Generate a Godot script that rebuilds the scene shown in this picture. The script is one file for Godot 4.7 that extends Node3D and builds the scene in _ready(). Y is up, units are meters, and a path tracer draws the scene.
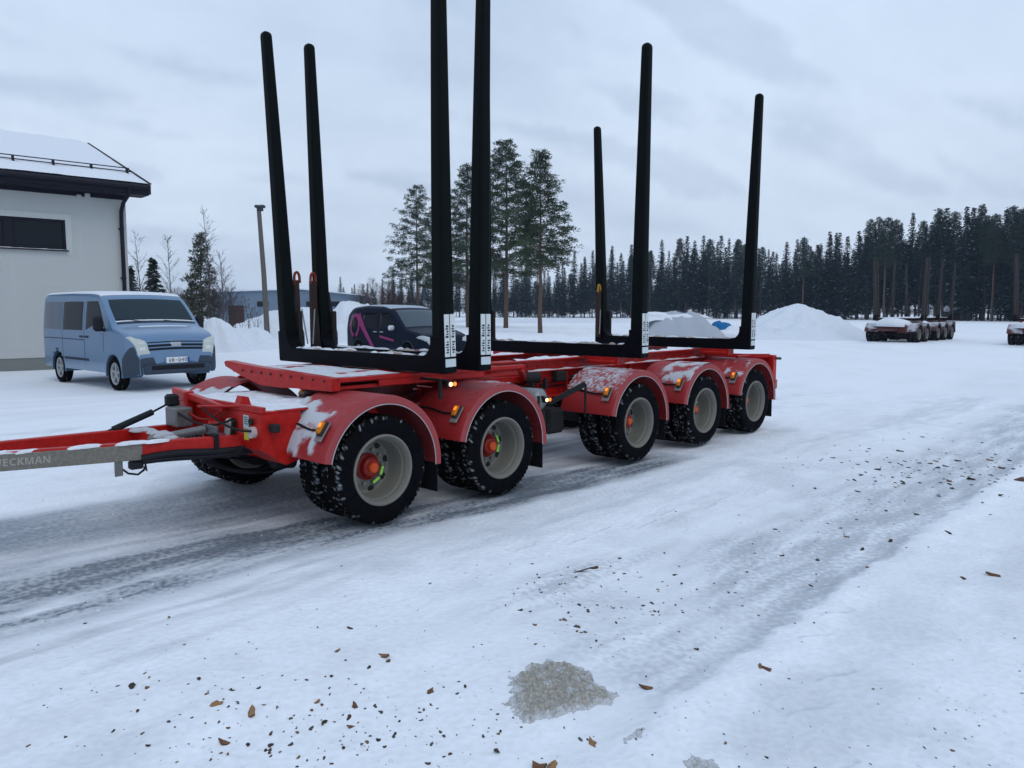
extends Node3D

# ---------------------------------------------------------------- mesh builder
class MB:
	var v := PackedVector3Array()
	var n := PackedVector3Array()
	var c := PackedColorArray()
	var ix := PackedInt32Array()
	var col := Color(1, 1, 1)
	var xf := Transform3D.IDENTITY

	func face(p: Array, out: Vector3) -> void:
		var q := []
		for a in p:
			q.append(xf * a)
		var o: Vector3 = xf.basis * out
		var cr: Vector3 = (q[1] - q[0]).cross(q[2] - q[0])
		if cr.length_squared() < 1e-16 and q.size() > 3:
			cr = (q[2] - q[0]).cross(q[3] - q[0])
		var nn := cr.normalized()
		if nn.dot(o) < 0.0:
			nn = -nn
		else:
			q.reverse()
		var b := v.size()
		for a in q:
			v.append(a)
			n.append(nn)
			c.append(col)
		for i in range(1, q.size() - 1):
			ix.append(b)
			ix.append(b + i)
			ix.append(b + i + 1)

	func box(ctr: Vector3, size: Vector3, bev := 0.0) -> void:
		var h := size * 0.5
		if bev <= 0.0:
			for ax in 3:
				for s in [-1.0, 1.0]:
					var u := Vector3.ZERO
					var w := Vector3.ZERO
					var d := Vector3.ZERO
					d[ax] = h[ax] * s
					u[(ax + 1) % 3] = h[(ax + 1) % 3]
					w[(ax + 2) % 3] = h[(ax + 2) % 3]
					face([ctr + d - u - w, ctr + d + u - w, ctr + d + u + w, ctr + d - u + w], d)
			return
		var r: float = min(bev, min(h.x, min(h.y, h.z)) * 0.9)
		for ax in 3:
			var b1 := (ax + 1) % 3
			var b2 := (ax + 2) % 3
			for s in [-1.0, 1.0]:
				var u := Vector3.ZERO
				var w := Vector3.ZERO
				var d := Vector3.ZERO
				d[ax] = h[ax] * s
				u[b1] = h[b1] - r
				w[b2] = h[b2] - r
				face([ctr + d - u - w, ctr + d + u - w, ctr + d + u + w, ctr + d - u + w], d)
			for s1 in [-1.0, 1.0]:
				for s2 in [-1.0, 1.0]:
					var e := Vector3.ZERO
					e[ax] = h[ax] - r
					var pa := Vector3.ZERO
					pa[b1] = h[b1] * s1
					pa[b2] = (h[b2] - r) * s2
					var pb := Vector3.ZERO
					pb[b1] = (h[b1] - r) * s1
					pb[b2] = h[b2] * s2
					face([ctr + pa - e, ctr + pa + e, ctr + pb + e, ctr + pb - e], pa + pb)
		for s0 in [-1.0, 1.0]:
			for s1 in [-1.0, 1.0]:
				for s2 in [-1.0, 1.0]:
					var k := Vector3(s0, s1, s2)
					face([ctr + k * (h - Vector3(0, r, r)), ctr + k * (h - Vector3(r, 0, r)), ctr + k * (h - Vector3(r, r, 0))], k)

	# a beam of rectangular section from a to b
	func beam(a: Vector3, b: Vector3, wide: float, high: float, bev := 0.004, up := Vector3.UP) -> void:
		var keep := xf
		var x := (b - a).normalized()
		var z := x.cross(up).normalized()
		var y := z.cross(x)
		xf = keep * Transform3D(Basis(x, y, z), (a + b) * 0.5)
		box(Vector3.ZERO, Vector3((b - a).length(), high, wide), bev)
		xf = keep

	func prism(poly: PackedVector2Array, z0: float, z1: float) -> void:
		var tr := Geometry2D.triangulate_polygon(poly)
		for k in range(0, tr.size(), 3):
			var a := poly[tr[k]]
			var b := poly[tr[k + 1]]
			var d := poly[tr[k + 2]]
			for zz in [z0, z1]:
				face([Vector3(a.x, a.y, zz), Vector3(b.x, b.y, zz), Vector3(d.x, d.y, zz)], Vector3(0, 0, 1 if zz == max(z0, z1) else -1))
		var s := -1.0 if Geometry2D.is_polygon_clockwise(poly) else 1.0
		for i in poly.size():
			var a := poly[i]
			var b := poly[(i + 1) % poly.size()]
			var e := b - a
			face([Vector3(a.x, a.y, z0), Vector3(b.x, b.y, z0), Vector3(b.x, b.y, z1), Vector3(a.x, a.y, z1)], Vector3(e.y, -e.x, 0) * s)

	# profile of (radius, height along z); goes bottom centre -> outside -> top centre
	func lathe(prof: Array, seg: int, smooth := false) -> void:
		var ns := []
		for i in prof.size() - 1:
			var d: Vector2 = prof[i + 1] - prof[i]
			ns.append(Vector2(d.y, -d.x).normalized())
		for i in prof.size() - 1:
			var b := v.size()
			for k in 2:
				var p: Vector2 = prof[i + k]
				var nn: Vector2 = ns[i]
				if smooth:
					var j: int = clampi(i + (1 if k == 1 else -1), 0, ns.size() - 1)
					nn = (ns[i] + ns[j]).normalized()
				for s in seg + 1:
					var a := TAU * s / seg
					v.append(xf * Vector3(p.x * cos(a), p.x * sin(a), p.y))
					n.append((xf.basis * Vector3(nn.x * cos(a), nn.x * sin(a), nn.y)).normalized())
					c.append(col)
			for s in seg:
				ix.append_array([b + s, b + s + seg + 1, b + s + 1, b + s + 1, b + s + seg + 1, b + s + seg + 2])

	func cyl(a: Vector3, b: Vector3, r: float, seg := 12, r2 := -1.0) -> void:
		tube([a, b], [r, r if r2 < 0.0 else r2], seg, true)

	func tube(path: Array, rad, seg := 8, caps := true) -> void:
		var m := path.size()
		var t0: Vector3 = (path[1] - path[0]).normalized()
		var u := t0.cross(Vector3.UP if abs(t0.y) < 0.9 else Vector3.RIGHT).normalized()
		var b := v.size()
		for i in m:
			var t: Vector3 = (path[min(i + 1, m - 1)] - path[max(i - 1, 0)]).normalized()
			u = (u - t * u.dot(t)).normalized()
			var w := t.cross(u)
			var r: float = rad[i] if rad is Array else rad
			for s in seg:
				var a := TAU * s / seg
				var d := u * cos(a) + w * sin(a)
				v.append(xf * (path[i] + d * r))
				n.append((xf.basis * d).normalized())
				c.append(col)
		for i in m - 1:
			for s in seg:
				var s2 := (s + 1) % seg
				var q := b + i * seg
				ix.append_array([q + s, q + seg + s, q + s2, q + s2, q + seg + s, q + seg + s2])
		if caps:
			for e in [0, m - 1]:
				var ring := []
				for s in seg:
					ring.append(xf.affine_inverse() * v[b + e * seg + s])
				var dir: Vector3 = (path[0] - path[1]) if e == 0 else (path[m - 1] - path[m - 2])
				face(ring, dir)

	# smooth grid of rows; out(p) side chosen by the sign of the sum of (p - ref) . normal
	func grid(rows: Array, cols: Array, ref: Vector3, wrap := false, skip := {}) -> void:
		var nr := rows.size()
		var nc: int = rows[0].size()
		var nor := PackedVector3Array()
		nor.resize(nr * nc)
		var faces := []
		var lim := nc if wrap else nc - 1
		var sum := 0.0
		for i in nr - 1:
			for j in lim:
				if skip.has(i * nc + j):
					continue
				var j2 := (j + 1) % nc
				var a: Vector3 = rows[i][j]
				var b: Vector3 = rows[i][j2]
				var d: Vector3 = rows[i + 1][j2]
				var e: Vector3 = rows[i + 1][j]
				var f := (d - a).cross(e - b)
				sum += f.dot((a + d) * 0.5 - ref)
				nor[i * nc + j] += f
				nor[i * nc + j2] += f
				nor[(i + 1) * nc + j] += f
				nor[(i + 1) * nc + j2] += f
				faces.append([i * nc + j, i * nc + j2, (i + 1) * nc + j2, (i + 1) * nc + j])
		var sg := 1.0 if sum >= 0.0 else -1.0
		var b0 := v.size()
		for i in nr:
			for j in nc:
				v.append(xf * rows[i][j])
				n.append((xf.basis * (nor[i * nc + j] * sg)).normalized())
				c.append(cols[i][j] if cols.size() > 0 else col)
		for f in faces:
			if sg < 0.0:
				ix.append_array([b0 + f[0], b0 + f[1], b0 + f[2], b0 + f[0], b0 + f[2], b0 + f[3]])
			else:
				ix.append_array([b0 + f[0], b0 + f[2], b0 + f[1], b0 + f[0], b0 + f[3], b0 + f[2]])

	func mesh() -> ArrayMesh:
		var a := []
		a.resize(Mesh.ARRAY_MAX)
		a[Mesh.ARRAY_VERTEX] = v
		a[Mesh.ARRAY_NORMAL] = n
		a[Mesh.ARRAY_COLOR] = c
		a[Mesh.ARRAY_INDEX] = ix
		var m := ArrayMesh.new()
		m.add_surface_from_arrays(Mesh.PRIMITIVE_TRIANGLES, a)
		return m

	func put(called: String, mat: Material, parent: Node) -> MeshInstance3D:
		return MB.inst(mesh(), called, mat, parent)

	static func inst(m: Mesh, called: String, mat: Material, parent: Node) -> MeshInstance3D:
		var o := MeshInstance3D.new()
		o.name = called
		o.mesh = m
		o.material_override = mat
		parent.add_child(o, true)
		return o

var M := {}
var rng := RandomNumberGenerator.new()
var nz := FastNoiseLite.new()
var taken := {}

func numbered(called: String) -> String:
	if not taken.has(called):
		taken[called] = 0
		return called
	taken[called] += 1
	return "%s_%03d" % [called, taken[called]]

func tag(o: Node, label: String, category: String, group := "", kind := "") -> void:
	if label != "":
		o.set_meta("label", label)
	if category != "":
		o.set_meta("category", category)
	if group != "":
		o.set_meta("group", group)
	if kind != "":
		o.set_meta("kind", kind)

func thing(called: String, label: String, category: String, at := Vector3.ZERO, turn := 0.0, group := "") -> Node3D:
	var o := Node3D.new()
	o.name = numbered(called)
	add_child(o)
	o.position = at
	o.rotation.y = turn
	tag(o, label, category, group)
	return o

func noise_tex(freq: float, lo: float, hi: float, sd: int, size := 512, fractal := 4, normal := false, bump := 3.0) -> NoiseTexture2D:
	var f := FastNoiseLite.new()
	f.seed = sd
	f.frequency = freq
	f.fractal_octaves = fractal
	var t := NoiseTexture2D.new()
	t.width = size
	t.height = size
	t.seamless = true
	t.noise = f
	if normal:
		t.as_normal_map = true
		t.bump_strength = bump
	else:
		var g := Gradient.new()
		g.set_color(0, Color(lo, lo, lo))
		g.set_color(1, Color(hi, hi, hi))
		t.color_ramp = g
	return t

# vertex colours carry the (linear) base colour; the textures add grain
func pmat(rough: float, metal := 0.0, grain: Texture2D = null, scale := 2.0, nrm: Texture2D = null, nscale := 0.5) -> StandardMaterial3D:
	var m := StandardMaterial3D.new()
	m.vertex_color_use_as_albedo = true
	m.roughness = rough
	m.metallic = metal
	m.uv1_triplanar = true
	m.uv1_scale = Vector3.ONE * scale
	if grain:
		m.albedo_texture = grain
	if nrm:
		m.normal_enabled = true
		m.normal_texture = nrm
		m.normal_scale = nscale
	return m

func make_materials() -> void:
	var grain := noise_tex(0.02, 0.80, 1.0, 3, 512, 5)
	var speck := noise_tex(0.12, 0.6, 1.0, 4, 512, 3)
	var bumpy := noise_tex(0.06, 0, 1, 5, 512, 4, true, 4.0)
	var rip := noise_tex(0.012, 0, 1, 6, 512, 3, true, 2.0)
	M.paint = pmat(0.38, 0.0, grain, 1.4, rip, 0.12)
	M.paint.clearcoat_enabled = true
	M.paint.clearcoat = 0.08
	M.paint.metallic_specular = 0.32
	M.paint.clearcoat_roughness = 0.3
	M.frost = pmat(0.62, 0.0, speck, 3.0, bumpy, 0.25)
	M.black = pmat(0.55, 0.0, speck, 2.0, bumpy, 0.25)
	M.rubber = pmat(0.86, 0.0, speck, 3.0, bumpy, 0.4)
	M.black.metallic_specular = 0.18
	M.rubber.metallic_specular = 0.15
	M.steel = pmat(0.45, 0.35, grain, 3.0, bumpy, 0.1)
	M.matte = pmat(0.85, 0.0, speck, 1.5, bumpy, 0.3)
	M.snow = pmat(0.9, 0.0, noise_tex(0.03, 0.9, 1.0, 8), 0.8, noise_tex(0.03, 0, 1, 9, 512, 5, true, 6.0), 0.6)
	M.stucco = pmat(0.95, 0.0, noise_tex(0.12, 0.78, 1.0, 11, 512, 5), 0.6, noise_tex(0.2, 0, 1, 12, 512, 3, true, 5.0), 0.7)
	M.body = pmat(0.28, 0.15)
	M.body.clearcoat_enabled = true
	M.body.clearcoat = 0.6
	M.body.clearcoat_roughness = 0.12
	M.ink = pmat(0.22)
	M.ink.metallic_specular = 0.10
	M.glass = pmat(0.06)
	M.glass.metallic_specular = 0.3
	M.plain = pmat(0.6)
	M.plain.metallic_specular = 0.3
	M.bark = pmat(0.95, 0.0, speck, 1.5)
	M.leaf = pmat(0.8)
	M.leaf.metallic_specular = 0.2
	M.leaf.backlight_enabled = true
	M.leaf.backlight = Color(0.12, 0.15, 0.08)
	M.leaf.cull_mode = BaseMaterial3D.CULL_DISABLED
	M.rusty = StandardMaterial3D.new()
	M.rusty.albedo_color = Color(0.030, 0.025, 0.023).linear_to_srgb()
	M.rusty.roughness = 0.9
	M.amber = lamp_mat(Color(1.0, 0.50, 0.08), 1.0)
	M.white_lamp = lamp_mat(Color(1.0, 0.85, 0.65), 2.2)

func lamp_mat(col: Color, e: float) -> StandardMaterial3D:
	var m := StandardMaterial3D.new()
	m.albedo_color = col
	m.roughness = 0.2
	m.emission_enabled = true
	m.emission = col
	m.emission_energy_multiplier = e
	return m

# ---------------------------------------------------------------- frame of the parked trailer
const TURN := deg_to_rad(46.8)
const ORG := Vector3(-1.869, 0, -6.563)
func loc(x: float, z: float) -> Vector2:     # world (x, z) -> along / across the trailer
	var ex := Vector2(cos(TURN), -sin(TURN))
	var d := Vector2(x - ORG.x, z - ORG.z)
	return Vector2(d.dot(ex), d.dot(Vector2(sin(TURN), cos(TURN))))
func wld(lx: float, y: float, lz: float) -> Vector3:
	return Vector3(ORG.x + lx * cos(TURN) + lz * sin(TURN), y, ORG.z - lx * sin(TURN) + lz * cos(TURN))

func _ready() -> void:
	rng.seed = 77
	nz.seed = 5
	nz.frequency = 1.0
	nz.fractal_octaves = 3
	# camera
	var cam := Camera3D.new()
	cam.name = "camera"
	add_child(cam)
	cam.position = Vector3(0, 1.6, 0)
	cam.rotation.x = -atan((384.0 - 311.0) / 773.0)
	cam.fov = rad_to_deg(2.0 * atan(384.0 / 773.0))
	cam.near = 0.05
	cam.far = 3000.0
	cam.current = true
	# sky and light
	var we := WorldEnvironment.new()
	we.name = "environment"
	var env := Environment.new()
	env.background_mode = Environment.BG_SKY
	env.sky = make_sky()
	env.background_energy_multiplier = 1.0
	env.tonemap_mode = Environment.TONE_MAPPER_LINEAR
	env.tonemap_exposure = 1.1
	env.sdfgi_enabled = true
	env.ssao_enabled = true
	env.ssil_enabled = true
	env.fog_enabled = true
	env.fog_density = 0.0004
	env.fog_light_color = Color(0.72, 0.81, 0.93)
	we.environment = env
	add_child(we)
	var sun := DirectionalLight3D.new()
	sun.name = "sun"
	sun.light_energy = 0.18
	sun.light_angular_distance = 30.0
	sun.light_color = Color(1.0, 0.97, 0.93)
	sun.shadow_enabled = true
	sun.rotation = Vector3(deg_to_rad(-50), deg_to_rad(25), 0)
	add_child(sun)
	make_materials()
	make_ground()
	make_banks()
	make_forest()
	make_building()
	make_warehouse()
	make_trailers()
	make_vans()
	make_yard_things()
	make_debris()

func make_sky() -> Sky:
	var w := 1024
	var h := 512
	var f := FastNoiseLite.new()
	f.seed = 21
	f.frequency = 1.0
	f.fractal_octaves = 5
	f.domain_warp_enabled = true
	f.domain_warp_amplitude = 0.35
	f.domain_warp_frequency = 0.7
	var d := PackedFloat32Array()
	d.resize(w * h * 3)
	var hz := Vector3(0.575, 0.68, 0.825)
	var up := Vector3(0.52, 0.655, 0.855)
	for j in h:
		var th := PI * (j + 0.5) / h
		var y := cos(th)
		for i in w:
			var ph := TAU * (i + 0.5) / w
			var dir := Vector3(sin(ph) * sin(th), y, -cos(ph) * sin(th))
			var k: float = clamp(y, 0.0, 1.0)
			var q: Vector3 = dir / (k + 0.22)
			var rx := q.x * 0.83 - q.z * 0.55
			var rz := q.x * 0.55 + q.z * 0.83
			var a := f.get_noise_3d(rx * 0.55 + 3.0, k * 0.5, rz * 0.55)
			var b := f.get_noise_3d(rx * 0.9 + 9.0, 4.0, rz * 2.6)
			var col := hz.lerp(up, smoothstep(0.0, 0.75, k))
			var m: float = 1.0 + a * 0.26 + b * 0.12 - 0.20 * smoothstep(0.10, 0.42, b + a * 0.3)
			col = Vector3(col.x * m, col.y * (1.0 + (m - 1.0) * 0.9), col.z * (1.0 + (m - 1.0) * 0.75))
			if y < 0.0:
				col = hz * 0.9
			var o := (j * w + i) * 3
			d[o] = col.x
			d[o + 1] = col.y
			d[o + 2] = col.z
	var im := Image.create_from_data(w, h, false, Image.FORMAT_RGBF, d.to_byte_array())
	var ps := PanoramaSkyMaterial.new()
	ps.panorama = ImageTexture.create_from_image(im)
	var s := Sky.new()
	s.sky_material = ps
	return s

# ---------------------------------------------------------------- ground
const GX0 := -7.0
const GZ0 := -6.5
const GW := 21.0
const GD := 14.0

func stretch(fine0: float, fine1: float, step: float, far0: float, far1: float) -> PackedFloat32Array:
	var a := PackedFloat32Array()
	var s := step
	var x := fine0
	var left := []
	while x > far0:
		s *= 1.12
		x -= s
		left.append(max(x, far0))
	left.reverse()
	for q in left:
		a.append(q)
	x = fine0
	while x < fine1:
		a.append(x)
		x += step
	s = step
	while x < far1:
		a.append(x)
		s *= 1.12
		x += s
	a.append(far1)
	return a

func band(x: float, a: float, b: float, soft: float) -> float:
	return smoothstep(a - soft, a + soft, x) * (1.0 - smoothstep(b - soft, b + soft, x))

func ground_h(x: float, z: float) -> float:
	var l := loc(x, z)
	var h := nz.get_noise_2d(x * 0.25, z * 0.25) * 0.03 + nz.get_noise_2d(x * 1.4, z * 1.4) * 0.008
	var near := 1.0 - smoothstep(10.0, 24.0, Vector2(x, z).length())
	h += near * nz.get_noise_2d(l.x * 3.0, l.y * 7.0) * 0.005
	# ruts of the two lanes and the ridge pushed up along the right one
	h -= near * 0.02 * band(l.y, -0.6, 1.5, 0.2)
	h -= near * 0.022 * band(l.y, 3.15, 4.22, 0.1)
	h += near * 0.016 * exp(-pow((l.y - 4.36 + nz.get_noise_2d(l.x, 7.0) * 0.08) / 0.08, 2.0))
	return h - 0.004

func make_ground() -> void:
	var xs := stretch(-6.0, 8.0, 0.055, -420.0, 420.0)
	var zs := stretch(-13.0, -1.6, 0.055, -520.0, 60.0)
	var nx := xs.size()
	var nzz := zs.size()
	var v := PackedVector3Array()
	var n := PackedVector3Array()
	var uv := PackedVector2Array()
	var c := PackedColorArray()
	v.resize(nx * nzz)
	n.resize(nx * nzz)
	uv.resize(nx * nzz)
	c.resize(nx * nzz)
	for j in nzz:
		for i in nx:
			var x := xs[i]
			var z := zs[j]
			v[j * nx + i] = Vector3(x, ground_h(x, z), z)
			var l := loc(x, z)
			uv[j * nx + i] = Vector2((l.x - GX0) / GW, (l.y - GZ0) / GD)
			# driven lanes across the yard: greyer trodden snow
			var st := nz.get_noise_2d(l.x * 0.06, l.y * 0.5) * 0.5 + nz.get_noise_2d(l.x * 0.3, l.y * 1.3) * 0.5
			var k: float = 1.0 - 0.10 * smoothstep(-0.1, 0.6, st)
			c[j * nx + i] = Color(k * 0.985, k * 0.99, k)
	for j in nzz:
		for i in nx:
			var a := v[j * nx + min(i + 1, nx - 1)] - v[j * nx + max(i - 1, 0)]
			var b := v[min(j + 1, nzz - 1) * nx + i] - v[max(j - 1, 0) * nx + i]
			n[j * nx + i] = b.cross(a).normalized()
	var ix := PackedInt32Array()
	for j in nzz - 1:
		for i in nx - 1:
			var q := j * nx + i
			ix.append_array([q, q + 1, q + nx, q + 1, q + nx + 1, q + nx])
	var arr := []
	arr.resize(Mesh.ARRAY_MAX)
	arr[Mesh.ARRAY_VERTEX] = v
	arr[Mesh.ARRAY_NORMAL] = n
	arr[Mesh.ARRAY_TEX_UV] = uv
	arr[Mesh.ARRAY_COLOR] = c
	arr[Mesh.ARRAY_INDEX] = ix
	var m := ArrayMesh.new()
	m.add_surface_from_arrays(Mesh.PRIMITIVE_TRIANGLES, arr)
	var o := MB.inst(m, "snowy_ground", ground_mat(), self)
	tag(o, "flat snow covered yard with icy wheel tracks", "ground", "", "structure")

func noise_map(w: int, h: int, freq: float, sd: int, oct: int, tw: int, th: int) -> PackedByteArray:
	var f := FastNoiseLite.new()
	f.seed = sd
	f.frequency = freq
	f.fractal_octaves = oct
	var im := f.get_image(w, h)
	if w != tw or h != th:
		im.resize(tw, th, Image.INTERPOLATE_CUBIC)
	return im.get_data()

func ground_mat() -> StandardMaterial3D:
	var w := 2016
	var h := 1344
	var streak := noise_map(w / 12, h, 0.012, 31, 4, w, h)
	var fine := noise_map(w / 5, h, 0.05, 32, 4, w, h)
	var blot := noise_map(w / 2, h / 2, 0.012, 33, 5, w, h)
	var grain := noise_map(w, h, 0.20, 34, 3, w, h)
	var crust := noise_map(w, h, 0.03, 35, 5, w, h)
	var alb := PackedByteArray()
	var rgh := PackedByteArray()
	var hgt := PackedByteArray()
	alb.resize(w * h * 3)
	rgh.resize(w * h)
	hgt.resize(w * h)
	for j in h:
		var lz := GZ0 + GD * (j + 0.5) / h
		for i in w:
			var q := j * w + i
			var lx := GX0 + GW * (i + 0.5) / w
			var s := streak[q] / 127.5 - 1.0
			var f := fine[q] / 127.5 - 1.0
			var b := blot[q] / 127.5 - 1.0
			var g := grain[q] / 127.5 - 1.0
			var k := crust[q] / 127.5 - 1.0
			var e: float = min(min(smoothstep(0.0, 90.0, float(i)), smoothstep(0.0, 200.0, float(w - 1 - i))), min(smoothstep(0.0, 90.0, float(j)), smoothstep(0.0, 60.0, float(h - 1 - j))))
			s *= e
			f *= e
			b *= e
			g *= e
			k *= e
			var wob := b * 0.35
			# left lane: two glazed wheel strips in front of the trailer, one beside its wheels
			var lane := 0.0
			var dark := 0.0
			if lz > -2.2 and lz < 3.2:
				var front := 1.0 - smoothstep(-0.8, 0.9, lx + b)
				var y := lz + wob * 0.35
				var smooth_strip := band(y, -0.85, 0.02, 0.22) * (1.0 - smoothstep(0.6, 2.6, lx + b))
				var rough_strip := band(y, lerpf(0.95, 0.52, front), lerpf(1.55, 1.32, front), 0.13) * (1.0 - smoothstep(3.0, 4.6, lx + b))
				var under := band(y, -1.1, 1.0, 0.4) * (1.0 - smoothstep(5.0, 6.6, lx)) * smoothstep(-0.8, 0.3, lx)
				lane = 0.52 * band(y, -1.0, 1.45, 0.25) * front * (1.0 + s * 0.6 + f * 0.5 + b * 0.5)
				lane = max(lane, 0.80 * smooth_strip * (0.95 + s * 0.3 + f * 0.25))
				lane = max(lane, rough_strip * (0.80 + s * 0.30 + f * 0.5 + b * 0.3))
				lane = max(lane, under * (0.32 + s * 0.4 + f * 0.3))
				lane = max(lane, 0.5 * band(y + f * 0.05, 1.62, 1.92, 0.08) * (1.0 - smoothstep(-1.6, 0.2, lx)) * (0.5 + s * 0.4 + f * 0.8))
				dark = clampf((rough_strip * (0.42 + s * 0.55 + f * 0.8 + g * 1.5) - 0.55) * 1.6, 0.0, 1.0)
			var ice := clampf(lane + lane * g * 0.5, 0.0, 0.85)
			# right lane: pressed, dirty snow, sharp outer edge
			var edge := 1.0 - smoothstep(4.22, 4.29, lz + k * 0.06)
			var r := smoothstep(2.8, 3.7, lz + wob) * edge * smoothstep(-2.2, 0.8, lx + b * 1.5)
			var pressed: float = clamp(r * (0.46 + s * 0.22 + f * 0.40 + g * 0.55) + r * smoothstep(3.9, 4.2, lz) * 0.14, 0.0, 0.75)
			# tyre lugs pressed into the lanes
			var lug := 0.0
			for cz in [3.42, 3.92, 1.76, 5.2]:
				var dz := absf(lz - cz)
				if dz < 0.19 and lx > -6.0:
					var chev := sin((lx + dz * 0.55) * TAU / 0.075) * (0.6 + 0.4 * sin(dz * TAU / 0.10))
					lug += chev * (1.0 - smoothstep(0.15, 0.19, dz)) * clampf(0.35 + s * 0.9 + b * 0.9, 0.0, 1.0) * e
			# faint older tracks and scuffed patches
			var old := clampf(0.25 * band(lz + wob, 1.9, 2.7, 0.4) * (0.4 + s * 1.2 + f), 0.0, 0.3)
			old = max(old, clampf((b - 0.12) * 0.6 + s * 0.15, 0.0, 0.25))
			old = max(old, 0.5 * band(lz + wob, 4.9, 5.5, 0.2) * smoothstep(1.0, 3.5, lx) * clampf(0.3 + s + f * 0.6, 0.0, 1.0))
			var pk := exp(-(pow((lx - 0.1) / 0.75, 2.0) + pow((lz - 3.05) / 0.2, 2.0)))
			pressed = max(pressed, clampf(pk * (0.45 + f * 0.8 + g * 0.8), 0.0, 0.6))
			var snow := Vector3(0.83, 0.85, 0.875) * (1.0 + g * 0.07 + k * 0.05 + b * 0.03)
			var icec := Vector3(0.13, 0.16, 0.195) * (1.0 + f * 0.3 + g * 0.3)
			var prc := Vector3(0.30, 0.335, 0.37) * (1.0 + g * 0.25)
			snow *= 1.0 - 0.035 * lug
			var col := snow.lerp(prc, max(pressed, old))
			col = col.lerp(icec, ice)
			col = col.lerp(Vector3(0.055, 0.062, 0.075), dark * 0.55)
			alb[q * 3] = int(255.0 * pow(clampf(col.x, 0.0, 1.0), 0.4545))
			alb[q * 3 + 1] = int(255.0 * pow(clampf(col.y, 0.0, 1.0), 0.4545))
			alb[q * 3 + 2] = int(255.0 * pow(clampf(col.z, 0.0, 1.0), 0.4545))
			rgh[q] = int(255.0 * clampf(0.85 - ice * 0.35 - pressed * 0.15, 0.35, 1.0))
			hgt[q] = int(clampf(128.0 + k * 40.0 + g * 36.0 - lug * 26.0 - ice * 40.0 - pressed * 30.0 + f * lane * 60.0 - dark * 40.0, 0.0, 255.0))
	# boot prints: stamped hollows with a ribbed sole
	var prints := []
	for k in 9:
		prints.append([-1.9 + k * 0.36, 5.15 - k * 0.13 + 0.10 * (k % 2), 0.35])
	for k in 8:
		prints.append([0.3 + k * 0.37, 2.35 + k * 0.05 + 0.11 * (k % 2), -0.15])
	for k in 6:
		prints.append([1.9 + k * 0.38, 5.0 + k * 0.10 + 0.11 * (k % 2), -0.25])
	for pr in prints:
		var ca := cos(pr[2])
		var sa := sin(pr[2])
		var ci := int((pr[0] - GX0) / GW * w)
		var cj := int((pr[1] - GZ0) / GD * h)
		for dj in range(-18, 19):
			for di in range(-18, 19):
				var ux: float = (di * ca + dj * sa) * GW / w
				var uz: float = (-di * sa + dj * ca) * GW / w
				var wide := 0.046 + 0.010 * sin(ux * 22.0)
				var m := (1.0 - smoothstep(0.115, 0.14, absf(ux))) * (1.0 - smoothstep(wide, wide + 0.018, absf(uz)))
				var rim := (1.0 - smoothstep(0.14, 0.18, absf(ux))) * (1.0 - smoothstep(wide + 0.02, wide + 0.05, absf(uz))) - m
				if ci + di < 0 or ci + di >= w or cj + dj < 0 or cj + dj >= h:
					continue
				var q := (cj + dj) * w + ci + di
				hgt[q] = int(clampf(hgt[q] - m * (58.0 + 16.0 * sin(ux * TAU / 0.035)) + maxf(rim, 0.0) * 22.0, 0.0, 255.0))
	var m := StandardMaterial3D.new()
	m.vertex_color_use_as_albedo = true
	m.texture_repeat = false
	m.albedo_texture = ImageTexture.create_from_image(Image.create_from_data(w, h, false, Image.FORMAT_RGB8, alb))
	m.roughness_texture = ImageTexture.create_from_image(Image.create_from_data(w, h, false, Image.FORMAT_L8, rgh))
	m.roughness = 1.0
	m.heightmap_enabled = true
	m.heightmap_texture = ImageTexture.create_from_image(Image.create_from_data(w, h, false, Image.FORMAT_L8, hgt))
	m.heightmap_scale = 2.4
	return m

# ---------------------------------------------------------------- timber trailer
const RED := Color(0.52, 0.013, 0.010)
const AXLES := [0.0, 1.29, 3.39, 4.79, 6.11]
const SNOWC := Color(0.80, 0.83, 0.88)

func part(parent: Node, called: String) -> Node3D:
	var o := Node3D.new()
	o.name = called
	parent.add_child(o, true)
	return o

func arr_mb(col: Color) -> MB:
	var b := MB.new()
	b.col = col
	return b

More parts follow.
